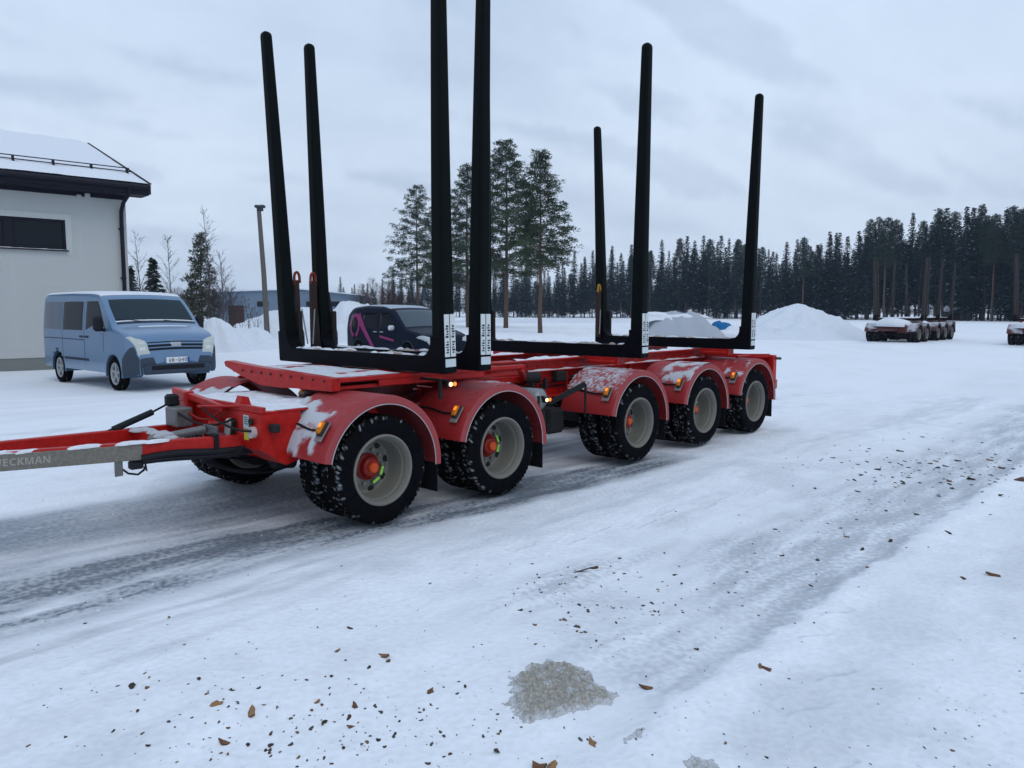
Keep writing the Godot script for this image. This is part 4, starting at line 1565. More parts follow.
func lerp_table(t: Array, x: float) -> float:
	for i in t.size() - 1:
		if x <= t[i + 1].x:
			return lerpf(t[i].y, t[i + 1].y, clampf((x - t[i].x) / (t[i + 1].x - t[i].x), 0.0, 1.0))
	return t[t.size() - 1].y

func make_forest() -> void:
	var sp := []
	for k in 5:
		sp.append(spruce(100 + k, 15.0, [2.6, 2.1, 3.0, 2.3, 2.0][k], [0.10, 0.22, 0.06, 0.3, 0.16][k], 7.0))
	var pn := []
	for k in 4:
		pn.append(pine(200 + k, 15.0, [2.0, 1.7, 2.3, 1.9][k], [0.5, 0.58, 0.42, 0.52][k], 80, 17, Color(0.034, 0.047, 0.029), 1.3))
	var tops := [Vector2(240, 292), Vector2(300, 290), Vector2(330, 286), Vector2(360, 281), Vector2(400, 272), Vector2(450, 266), Vector2(520, 262), Vector2(560, 258), Vector2(600, 250), Vector2(640, 245), Vector2(680, 240), Vector2(720, 236), Vector2(760, 243), Vector2(800, 240), Vector2(833, 230), Vector2(870, 224), Vector2(926, 214), Vector2(966, 211), Vector2(1003, 207), Vector2(1180, 196)]
	var r := RandomNumberGenerator.new()
	r.seed = 404
	for row in 3:
		var px := 318.0 + row * 3.0
		while px < 1110.0:
			var d0: float = lerpf(195.0, 122.0, clampf((px - 500.0) / 500.0, -0.2, 1.2))
			var d: float = d0 + row * 9.0 + r.randf_range(-3.0, 3.0)
			var y := lerp_table(tops, px) + r.randf_range(-5.0, 12.0) + (r.randf_range(2.0, 20.0) if row > 0 else 0.0)
			var h := 1.6 + (311.0 - y) / 773.0 * d
			var is_pine := r.randf() < (0.42 if px > 865.0 else 0.15)
			var at := dist(px, d)
			var zone: String = "the dark minivan" if px < 420.0 else ("the single yard pines" if px < 600.0 else ("the covered load" if px < 745.0 else ("the snow heap" if px < 850.0 else ("the parked trailer by the heap" if px < 965.0 else "the farther parked trailer"))))
			if is_pine:
				plant_tree("pine_tree", "tall bare stemmed pine in the %s forest row, behind %s" % [["front", "second", "third"][row], zone], "pine tree", at, pn[r.randi() % 4], h / 15.0, r.randf() * TAU, "pines in the forest edge")
			else:
				plant_tree("spruce_tree", "dark narrow spruce in the %s forest row, behind %s" % [["front", "second", "third"][row], zone], "spruce tree", at, sp[r.randi() % 5], h / 15.0, r.randf() * TAU, "spruces in the forest edge")
			px += r.randf_range(6.0, 11.5) if row == 0 else r.randf_range(8.0, 14.0)
	# the wood behind the edge, one dark mass
	var mm := MultiMesh.new()
	mm.transform_format = MultiMesh.TRANSFORM_3D
	mm.mesh = sp[1][1]
	var xs := []
	var px := 300.0
	while px < 1130.0:
		for q in 2:
			var d0: float = lerpf(195.0, 122.0, clampf((px - 500.0) / 500.0, -0.2, 1.2))
			var d: float = d0 + 30.0 + q * 14.0 + r.randf_range(0.0, 12.0)
			var y := lerp_table(tops, px) + r.randf_range(22.0, 38.0)
			var h := 1.6 + (311.0 - y) / 773.0 * d
			xs.append(Transform3D(Basis(Vector3.UP, r.randf() * TAU).scaled(Vector3(1.2, 1, 1.2) * h / 15.0), dist(px + r.randf_range(-3, 3), d)))
		px += 5.0
	mm.instance_count = xs.size()
	for i in xs.size():
		mm.set_instance_transform(i, xs[i])
	var wood := MultiMeshInstance3D.new()
	wood.name = "distant_wood"
	wood.multimesh = mm
	wood.material_override = M.leaf
	add_child(wood)
	tag(wood, "dense dark wood behind the forest edge", "forest", "", "stuff")
	# undergrowth of the wood: low dark thicket
	var tm := MultiMesh.new()
	tm.transform_format = MultiMesh.TRANSFORM_3D
	tm.mesh = bare_tree(61, 2.4, 1.3, 26, Color(0.05, 0.036, 0.032), 0.03)
	xs = []
	for k in 420:
		var pxx := r.randf_range(480.0, 1110.0)
		var d0: float = lerpf(195.0, 122.0, clampf((pxx - 500.0) / 500.0, -0.2, 1.2))
		var s := r.randf_range(0.6, 1.3)
		xs.append(Transform3D(Basis(Vector3.UP, r.randf() * TAU).scaled(Vector3(1.4, 1, 1.4) * s), dist(pxx, d0 + r.randf_range(0.0, 30.0))))
	tm.instance_count = xs.size()
	for i in xs.size():
		tm.set_instance_transform(i, xs[i])
	var th := MultiMeshInstance3D.new()
	th.name = "forest_undergrowth"
	th.multimesh = tm
	th.material_override = M.bark
	add_child(th)
	tag(th, "brown leafless undergrowth between the forest trunks", "undergrowth", "", "stuff")
	# single pines in the yard
	var tone := Color(0.048, 0.066, 0.036)
	plant_tree("pine_tree", "single tall pine with a bare stem and open crown beside the black stake pair", "pine tree", dist(540, 57.0), pine(301, 13.2, 2.6, 0.36, 110, 34, tone, 0.85), 1.0, 0.6)
	plant_tree("pine_tree", "broad pine with the densest crown of the yard pines, behind the two close stakes", "pine tree", dist(506, 73.0), pine(302, 17.4, 4.3, 0.27, 130, 34, tone), 1.0, 2.1)
	plant_tree("pine_tree", "half hidden pine between the two close black stakes", "pine tree", dist(468, 76.0), pine(303, 15.8, 3.6, 0.26, 110, 30, tone), 1.0, 4.0)
	plant_tree("pine_tree", "slender thin crowned pine standing over the dark minivan", "pine tree", dist(418, 86.0), pine(304, 15.4, 4.6, 0.26, 90, 26, tone, 1.0), 1.0, 0.0)
	plant_tree("pine_tree", "slim pine half behind the black stake over the dark minivan", "pine tree", dist(436, 90.0), pine(305, 13.4, 3.0, 0.3, 44, 20, tone, 1.2), 1.0, 1.2)
	plant_tree("pine_tree", "short thick pine between bare birches behind the blue van", "pine tree", dist(204, 52.0), pine(306, 6.7, 1.5, 0.16, 56, 30, Color(0.058, 0.064, 0.040)), 1.0, 0.4)
	plant_tree("spruce_tree", "small ragged spruce between the stucco building and the thick pine", "spruce tree", dist(155, 60.0), spruce(120, 5.7, 1.0, 0.05, 9.0), 1.0, 0.3)
	plant_tree("spruce_tree", "small spruce close beside the corner of the stucco building", "spruce tree", dist(132, 66.0), spruce(121, 5.4, 1.1, 0.05, 9.0), 1.0, 1.3)
	var back := [[273, 291, 150.0], [281, 285, 150.0], [324, 280, 130.0], [341, 277, 120.0], [355, 284, 120.0], [368, 283, 120.0], [394, 280, 115.0]]
	for q in back:
		plant_tree("spruce_tree", "small spruce showing above the warehouse roof line", "spruce tree", dist(q[0], q[2]), sp[r.randi() % 5], (1.6 + (311.0 - q[1]) / 773.0 * q[2]) / 15.0, r.randf() * TAU, "spruces behind the warehouse")
	# bare birches and brown thicket
	var br := [[141, 230, 52.0, "thin bare birch next to the corner of the stucco building"], [170, 236, 55.0, "thin bare birch between the small spruce and the thick pine"], [209, 206, 50.0, "tallest bare birch, rising out of the thick pine"], [223, 252, 48.0, "low bare birch at the warehouse side of the thick pine"]]
	for k in br.size():
		var q: Array = br[k]
		var h: float = 1.6 + (311.0 - q[1]) / 773.0 * q[2]
		var o := thing("birch_tree", q[3], "birch tree", dist(q[0], q[2]), 0.0, "bare birches")
		MB.inst(bare_tree(400 + k, h, 1.6, 46, Color(0.12, 0.10, 0.10), 0.055), "branches", M.bark, o)
	var th2 := [[150, 58.0, 3.4], [180, 57.0, 3.2], [192, 54.0, 3.6], [222, 50.0, 3.2], [365, 78.0, 4.2], [378, 80.0, 5.0], [388, 79.0, 4.6], [402, 80.0, 4.0]]
	for k in th2.size():
		var q: Array = th2[k]
		var brown: bool = k >= 4
		var lab: String = ["grey thicket beside the small ragged spruce behind the van", "grey thicket between the middle birch and the thick pine", "tallest grey thicket, at the foot of the thick pine", "grey thicket at the warehouse side of the thick pine", "reddish brown bush closest to the warehouse, behind the minivan", "tallest reddish brown leafless bush behind the minivan", "second tallest reddish brown leafless bush behind the minivan", "lowest reddish brown leafless bush behind the minivan"][k]
		var o := thing("leafless_bush", lab, "bush", dist(q[0], q[1]), k * 1.3, "brown bushes behind the minivan" if brown else "thickets behind the van")
		for s in 3:
			var e := MB.inst(bare_tree(440 + k * 4 + s, q[2] * (1.0 - 0.12 * s), 2.0, 60, Color(0.10, 0.05, 0.04) if brown else Color(0.07, 0.055, 0.052), 0.03), "stem", M.bark, o)
			e.position = Vector3(s * 0.6 - 0.6, 0, (s % 2) * 0.4)
	# thin saplings in the snow by the lamp pole
	var sx := [226, 231, 236, 240, 243, 247, 252, 255, 259, 227, 233, 249, 361, 392]
	for k in sx.size():
		var o := thing("bare_sapling", "thin bare sapling sticking out of the snow bank near the lamp pole" if k < 12 else "thin bare sapling behind the dark minivan", "sapling", dist(sx[k], 35.0 + (k % 5) * 1.1), 0.0, "saplings by the lamp pole" if k < 12 else "saplings by the minivan")
		MB.inst(bare_tree(500 + k, r.randf_range(1.6, 2.4), 0.35, 6, Color(0.07, 0.05, 0.045), 0.018), "stem", M.bark, o)

# ---------------------------------------------------------------- stucco building
func make_building() -> void:
	var o := thing("stucco_building", "pale grey stucco building with dark eaves and a snowy roof", "building", Vector3(-11.396, -0.05, -22.537), atan2(-0.68, -0.733))
	var wall := Color(0.67, 0.69, 0.67)
	var dark := Color(0.012, 0.014, 0.022)
	var L := 14.0
	var D := 10.4
	# front wall with a real opening for the ribbon window
	var b := arr_mb(wall)
	var wx0 := 1.28
	var wx1 := 5.6
	var wy0 := 3.34
	var wy1 := 4.15
	for q in [[-0.30, 0.38, wx0, 4.95], [wx1, 0.38, L, 4.95], [wx0, 0.38, wx1, wy0], [wx0, wy1, wx1, 4.95]]:
		b.prism(PackedVector2Array([Vector2(q[0], q[1]), Vector2(q[2], q[1]), Vector2(q[2], q[3]), Vector2(q[0], q[3])]), 0.0, 0.3)
	b.box(Vector3(-0.15, 2.665, D * 0.5 + 0.15), Vector3(0.3, 4.57, D - 0.3))
	b.box(Vector3(L - 0.15, 2.665, D * 0.5 + 0.15), Vector3(0.3, 4.57, D - 0.3))
	b.box(Vector3(L * 0.5, 2.665, D - 0.15), Vector3(L - 0.6, 4.57, 0.3))
	for gx in [-0.3, L - 0.3]:
		b.face([Vector3(gx + 0.1, 4.95, 0), Vector3(gx + 0.1, 4.95, D), Vector3(gx + 0.1, 7.05, D * 0.5)], Vector3(-1, 0, 0))
		b.face([Vector3(gx + 0.2, 4.95, 0), Vector3(gx + 0.2, 4.95, D), Vector3(gx + 0.2, 7.05, D * 0.5)], Vector3(1, 0, 0))
	b.put("wall", M.stucco, o)
	# smoother plaster band round the window
	var pb := arr_mb(Color(0.76, 0.78, 0.76))
	pb.box(Vector3(wx0 - 0.07, (wy0 + wy1) * 0.5, -0.006), Vector3(0.14, wy1 - wy0 + 0.3, 0.012))
	pb.box(Vector3((wx0 + wx1) * 0.5, wy1 + 0.075, -0.007), Vector3(wx1 - wx0, 0.15, 0.014))
	pb.put("window_surround", M.stucco, o)
	var pl := arr_mb(Color(0.27, 0.29, 0.27))
	pl.box(Vector3(L * 0.5 - 0.15, 0.19, D * 0.5), Vector3(L + 0.26, 0.38, D - 0.04), 0.0)
	pl.put("plinth", M.stucco, o)
	# window
	var w := part(o, "window")
	var fr := arr_mb(dark)
	fr.box(Vector3((wx0 + wx1) * 0.5, wy1 - 0.03, 0.06), Vector3(wx1 - wx0, 0.06, 0.07), 0.004)
	fr.box(Vector3((wx0 + wx1) * 0.5, wy0 + 0.03, 0.06), Vector3(wx1 - wx0, 0.06, 0.07), 0.004)
	for x in [wx0 + 0.03, 2.63, 4.0, wx1 - 0.03]:
		fr.box(Vector3(x, (wy0 + wy1) * 0.5, 0.06), Vector3(0.24 if x == 2.63 else 0.06, wy1 - wy0 - 0.12, 0.068), 0.004)
	fr.put("frame", M.plain, w)
	for q in [[wx0 + 0.06, 2.52], [2.75, 3.97], [4.03, wx1 - 0.06]]:
		var pn := arr_mb(Color(0.010, 0.013, 0.018))
		pn.box(Vector3((q[0] + q[1]) * 0.5, (wy0 + wy1) * 0.5, 0.08), Vector3(q[1] - q[0], wy1 - wy0 - 0.12, 0.012))
		pn.put("pane", M.glass, w)
	var sl := arr_mb(dark)
	sl.box(Vector3((wx0 + wx1) * 0.5, wy0 - 0.035, -0.03), Vector3(wx1 - wx0 + 0.08, 0.03, 0.14), 0.004)
	sl.put("sill", M.plain, w)
	var sls := arr_mb(SNOWC)
	strip_snow(sls, Vector3(wx0 + 0.1, wy0 - 0.018, -0.03), Vector3(wx1, wy0 - 0.018, -0.03), 0.11, 0.03, 30)
	sls.put("sill_snow", M.snow, w)
	# eaves: soffit, fascia, gutter
	var ey := 5.12
	var ez := -0.8
	var gx0 := -0.76
	var ry := 7.28
	var rz := D * 0.5
	var sf := arr_mb(dark)
	sf.box(Vector3(L * 0.5 - 0.38, 4.98, -0.36), Vector3(L + 0.72, 0.06, 0.72), 0.0)
	sf.box(Vector3(L * 0.5 - 0.38, ey - 0.04, ez + 0.03), Vector3(L + 0.76, 0.24, 0.05), 0.0)
	sf.box(Vector3(L * 0.5 - 0.15, 4.90, -0.02), Vector3(L + 0.28, 0.14, 0.05), 0.0)
	for q in 26:                                        # soffit boards
		sf.box(Vector3(L * 0.5 - 0.38, 4.942, -0.04 - q * 0.027), Vector3(L + 0.70, 0.014, 0.020))
	sf.put("eaves", M.plain, o)
	var gt := arr_mb(dark)
	var gp := []
	gt.cyl(Vector3(gx0 + 0.05, ey + 0.01, ez - 0.06), Vector3(L + 0.3, ey + 0.01, ez - 0.06), 0.065, 10)
	gt.put("gutter", M.plain, o)
	var dp := arr_mb(dark)
	dp.tube([Vector3(-0.16, ey - 0.03, ez - 0.05), Vector3(-0.16, ey - 0.22, ez + 0.02), Vector3(-0.16, 4.72, -0.28), Vector3(-0.14, 4.5, -0.13), Vector3(-0.14, 4.2, -0.10), Vector3(-0.14, 0.3, -0.10)], 0.055, 10)
	for y in [1.2, 2.6, 4.0]:
		dp.box(Vector3(-0.14, y, -0.05), Vector3(0.14, 0.04, 0.10), 0.004)
	dp.put("downpipe", M.plain, o)
	# roof deck, barge board, snow layer
	var rf := arr_mb(dark)
	for s in [0, 1]:
		var a := Vector3(0, ey + 0.10, ez) if s == 0 else Vector3(0, ey + 0.10, D - ez)
		var c := Vector3(0, ry, rz)
		var dn := Vector3(0, -0.09, 0)
		var x0 := Vector3(gx0, 0, 0)
		var x1 := Vector3(L + 0.5, 0, 0)
		rf.face([a + x0, a + x1, c + x1, c + x0], Vector3(0, 1, 0))
		rf.face([a + x0 + dn, a + x1 + dn, c + x1 + dn, c + x0 + dn], Vector3(0, -1, 0))
		rf.face([a + x0, a + x0 + dn, c + x0 + dn, c + x0], Vector3(-1, 0, 0))
		rf.face([a + x0, a + x0 + dn, a + x1 + dn, a + x1], Vector3(0, 0, -1 if s == 0 else 1))
	# pan-tile ends along the eave and the verge flashing
	for k in 60:
		rf.cyl(Vector3(gx0 + 0.12 + k * 0.24, ey + 0.10, ez - 0.02), Vector3(gx0 + 0.12 + k * 0.24, ey + 0.17, ez + 0.20), 0.026, 6)
	rf.beam(Vector3(gx0, ey + 0.13, ez), Vector3(gx0, ry + 0.04, rz), 0.05, 0.03)
	rf.put("roof", M.plain, o)
	var sn := arr_mb(Color(0.82, 0.85, 0.90))
	for s in [0, 1]:
		var rows := []
		for i in 15:
			var row := PackedVector3Array()
			for j in 61:
				var u := i / 14.0
				var x := lerpf(gx0 + 0.06, L + 0.5, j / 60.0)
				var ed: float = min(1.0, min(j * 0.6 + 0.35, u * 4.0 + 0.45))
				var y := lerpf(ey + 0.10, ry, u) + (0.10 + 0.03 * nz.get_noise_2d(x * 1.5, u * 6.0) + 0.02 * nz.get_noise_2d(x * 6.0, u * 20.0)) * ed
				var z := lerpf(ez + 0.04, rz, u)
				row.append(Vector3(x, y, z if s == 0 else D - z))
			rows.append(row)
		sn.grid(rows, [], Vector3(L * 0.5, -50, rz))
	sn.put("roof_snow", M.snow, o)
	var sg := arr_mb(dark)
	for k in 2:
		var u := 0.17 + k * 0.03
		var y := lerpf(ey + 0.1, ry, u) + 0.13 + k * 0.06
		var z := lerpf(ez, rz, u)
		sg.cyl(Vector3(gx0 + 0.2, y, z), Vector3(L, y - 0.02, z), 0.016, 6)
	for k in 14:
		var u := 0.17
		sg.box(Vector3(gx0 + 0.3 + k * 0.95, lerpf(ey + 0.1, ry, u) + 0.12, lerpf(ez, rz, u) + 0.04), Vector3(0.04, 0.2, 0.16), 0.0)
	sg.put("snow_guard", M.plain, o)
	var lp := arr_mb(Color(0.45, 0.46, 0.47))
	lp.box(Vector3(0.72, 4.86, -0.10), Vector3(0.13, 0.12, 0.12), 0.02)
	lp.box(Vector3(0.93, 4.83, -0.10), Vector3(0.12, 0.07, 0.1), 0.02)
	lp.put("wall_lamp", M.plain, o)

# ---------------------------------------------------------------- warehouse behind the snow banks
func make_warehouse() -> void:
	var o := thing("metal_warehouse", "long low blue grey warehouse behind the snow banks", "warehouse", dist(300, 78.0), 0.10)
	var b := arr_mb(Color(0.17, 0.23, 0.30))
	var prof := PackedVector2Array([Vector2(-8.4, 0), Vector2(6.2, 0), Vector2(6.2, 3.15), Vector2(0.2, 3.72), Vector2(-8.4, 3.45)])
	b.prism(prof, -12.0, 0.0)
	for k in 48:                                        # ribbed cladding
		var x := -8.3 + k * 0.3
		b.box(Vector3(x, 1.5, 0.02), Vector3(0.06, 3.0, 0.04))
	b.put("wall", M.plain, o)
	var r := arr_mb(Color(0.72, 0.76, 0.82))
	r.beam(Vector3(-8.7, 3.50, -5.9), Vector3(0.2, 3.78, -5.9), 12.6, 0.10)
	r.beam(Vector3(0.2, 3.78, -5.9), Vector3(6.5, 3.17, -5.9), 12.6, 0.10)
	r.put("roof_snow", M.snow, o)
	var d := arr_mb(Color(0.055, 0.03, 0.028))
	d.box(Vector3(-6.2, 1.1, 0.05), Vector3(1.5, 2.1, 0.1), 0.02)
	d.put("door", M.plain, o)
	for x in [-3.6, -1.2, 1.2, 3.4]:
		var w := arr_mb(Color(0.02, 0.025, 0.03))
		w.box(Vector3(x, 2.3, 0.05), Vector3(1.1, 0.5, 0.08), 0.01)
		w.put("window", M.glass, o)

# ---------------------------------------------------------------- vehicles
class Shell:
	var top := []        # (x, y) silhouette
	var plan := []       # (x, half width)
	var round_ := []     # (x, corner radius)
	var y0 := 0.3
	var belt := 1.0
	var roof := 1.98
	var tumble := 0.12
	func tab(t: Array, x: float) -> float:
		for i in t.size() - 1:
			if x <= t[i + 1].x:
				return lerpf(t[i].y, t[i + 1].y, clampf((x - t[i].x) / max(1e-6, t[i + 1].x - t[i].x), 0.0, 1.0))
		return t[t.size() - 1].y
	func crest(x: float) -> float:
		if x < 0.13:
			return tab(top, x)
		var w: float = min(0.07, (x - 0.12) * 0.9)
		return (tab(top, x - w) + 2.0 * tab(top, x - w * 0.5) + 2.0 * tab(top, x) + 2.0 * tab(top, x + w * 0.5) + tab(top, x + w)) / 8.0
	func half(x: float, y: float) -> float:
		var w := tab(plan, x)
		var k: float = clampf((y - belt) / (roof - belt), 0.0, 1.2)
		var low: float = clampf((0.55 - y) / 0.3, 0.0, 1.0)
		return w * (1.0 - tumble * pow(k, 1.4) - 0.025 * low * low)
	func at(x: float, kk: float) -> Vector3:
		var s := 1.0
		var k := kk
		if k > 3.0:
			k = 6.0 - k
			s = -1.0
		var T := crest(x)
		var r: float = min(tab(round_, x), (T - y0) * 0.45)
		var ys := T - r
		var zs := half(x, ys)
		if k <= 1.0:
			var y := lerpf(y0, ys, k)
			return Vector3(x, y, half(x, y) * s)
		if k <= 2.0:
			var a := (k - 1.0) * PI * 0.5
			return Vector3(x, ys + r * sin(a), (zs - r + r * cos(a)) * s)
		var f := 3.0 - k
		return Vector3(x, T + 0.03 * (1.0 - f * f) * clampf(zs, 0.0, 1.0), (zs - r) * f * s)
	func nrm(x: float, kk: float) -> Vector3:
		var a := at(x + 0.01, kk) - at(x - 0.01, kk)
		var b := at(x, kk + 0.02) - at(x, kk - 0.02)
		var nn := a.cross(b).normalized()
		if nn.dot(at(x, kk) - Vector3(x + 0.25, 0.9, 0)) < 0.0:
			nn = -nn
		return nn
	func kof(x: float, y: float) -> float:
		var T := crest(x)
		var r: float = min(tab(round_, x), (T - y0) * 0.45)
		return clampf((y - y0) / (T - r - y0), 0.0, 1.0)

func shell_body(b: MB, S: Shell, x0: float, x1: float, wheels: Array, wr: float) -> void:
	var xs := []
	var x := x0
	while x < x1 - 0.001:
		xs.append(x)
		x += 0.02 if x < 0.3 else 0.045
	xs.append(x1)
	var ks := []
	for i in 19:
		ks.append(i / 18.0)
	for i in range(1, 6):
		ks.append(1.0 + i / 5.0)
	for i in range(1, 6):
		ks.append(2.0 + i / 5.0)
	var m := ks.size()
	for i in range(m - 2, -1, -1):
		ks.append(6.0 - ks[i])
	var rows := []
	for xx in xs:
		var row := PackedVector3Array()
		for k in ks:
			var p := S.at(xx, k)
			if k < 1.0 or k > 5.0:
				for wx in wheels:
					var d := Vector2(p.x - wx, p.y - 0.33)
					if abs(d.length() - wr) < 0.028:
						d = d.normalized() * wr
						p = Vector3(wx + d.x, 0.33 + d.y, p.z)
			row.append(p)
		rows.append(row)
	var skip := {}
	for i in rows.size() - 1:
		for j in ks.size() - 1:
			if ks[j] < 1.0 or ks[j] >= 5.0:
				var p: Vector3 = (rows[i][j] + rows[i + 1][j + 1] + rows[i + 1][j] + rows[i][j + 1]) * 0.25
				for wx in wheels:
					if Vector2(p.x - wx, p.y - 0.33).length() < wr:
						skip[i * ks.size() + j] = true
	b.grid(rows, [], Vector3((x0 + x1) * 0.5, 0.8, 0), false, skip)
	for e in [0, rows.size() - 1]:
		var cap := []
		for p in rows[e]:
			cap.append(p)
		var ctr := Vector3(xs[e], S.y0 + 0.3, 0)
		for j in cap.size() - 1:
			b.face([ctr, cap[j], cap[j + 1]], Vector3(-1 if e == 0 else 1, 0, 0))
	# underside
	b.face([S.at(x0 + 0.1, 0.0), S.at(x1, 0.0), S.at(x1, 6.0), S.at(x0 + 0.1, 6.0)], Vector3(0, -1, 0))

# quad patch laid on the shell; corners are (x, kk) in order
func shell_patch(b: MB, S: Shell, q: Array, off: float, nu := 10, nv := 8) -> void:
	var rows := []
	for i in nu + 1:
		var row := PackedVector3Array()
		for j in nv + 1:
			var u := float(i) / nu
			var w := float(j) / nv
			var c: Vector2 = (q[0] as Vector2).lerp(q[1], u).lerp((q[3] as Vector2).lerp(q[2], u), w)
			var e: bool = i == 0 or j == 0 or i == nu or j == nv
			row.append(S.at(c.x, c.y) + S.nrm(c.x, c.y) * (off if not e else off * 0.15))
		rows.append(row)
	b.grid(rows, [], Vector3(2.0, 0.8, 0))

func side_patch(b: MB, S: Shell, q: Array, off: float, sides := [1.0, -1.0]) -> void:
	for s in sides:
		var c := []
		for p in q:
			var k := S.kof(p.x, p.y)
			c.append(Vector2(p.x, k if s > 0.0 else 6.0 - k))
		shell_patch(b, S, c, off)

func car_wheels(o: Node3D, xs: Array, half: float, R: float, W: float, rimcol: Color) -> void:
	var tm := tyre_mesh(R, W, R * 0.66, 48, 0.25)
	var rm := arr_mb(rimcol)
	rm.lathe([Vector2(R * 0.64, -W * 0.42), Vector2(R * 0.68, W * 0.30), Vector2(R * 0.68, W * 0.44), Vector2(R * 0.63, W * 0.46), Vector2(R * 0.58, W * 0.36), Vector2(R * 0.56, W * 0.12), Vector2(0.0, W * 0.12)], 28)
	for k in 5:
		var a := TAU * k / 5.0 + 0.3
		var d := Vector3(cos(a), sin(a), 0)
		rm.beam(d * 0.03 + Vector3(0, 0, W * 0.26), d * R * 0.62 + Vector3(0, 0, W * 0.32), 0.055, 0.035, 0.006, Vector3(0, 0, 1))
	rm.cyl(Vector3(0, 0, W * 0.1), Vector3(0, 0, W * 0.34), 0.06, 12)
	var rmm := rm.mesh()
	for x in xs:
		for s in [1.0, -1.0]:
			var w := part(o, "wheel")
			w.position = Vector3(x, R, half * s)
			w.rotation.y = 0.0 if s > 0.0 else PI
			MB.inst(tm, "tyre", M.rubber, w)
			MB.inst(rmm, "rim", M.steel, w)

func wheel_wells(o: Node3D, xs: Array, hw: float, wr: float, col: Color) -> void:
	var b := arr_mb(col)
	var lip := arr_mb(col)
	for x in xs:
		for s in [1.0, -1.0]:
			var r0 := PackedVector3Array()
			var r1 := PackedVector3Array()
			var pth := []
			for k in 19:
				var a := lerpf(-0.15, PI + 0.15, k / 18.0)
				r0.append(Vector3(x + cos(a) * wr, 0.33 + sin(a) * wr, (hw - 0.015) * s))
				r1.append(Vector3(x + cos(a) * wr, 0.33 + sin(a) * wr, (hw - 0.42) * s))
				pth.append(Vector3(x + cos(a) * wr, 0.33 + sin(a) * wr, (hw - 0.01) * s))
			b.grid([r0, r1], [], Vector3(x, 40, 0))
			var fan := []
			for p in r1:
				fan.append(p)
			b.face(fan, Vector3(0, 0, s))
			lip.tube(pth, 0.014, 6)
	b.put("wheel_well", M.matte, o)
	lip.put("arch_lip", M.body, o)

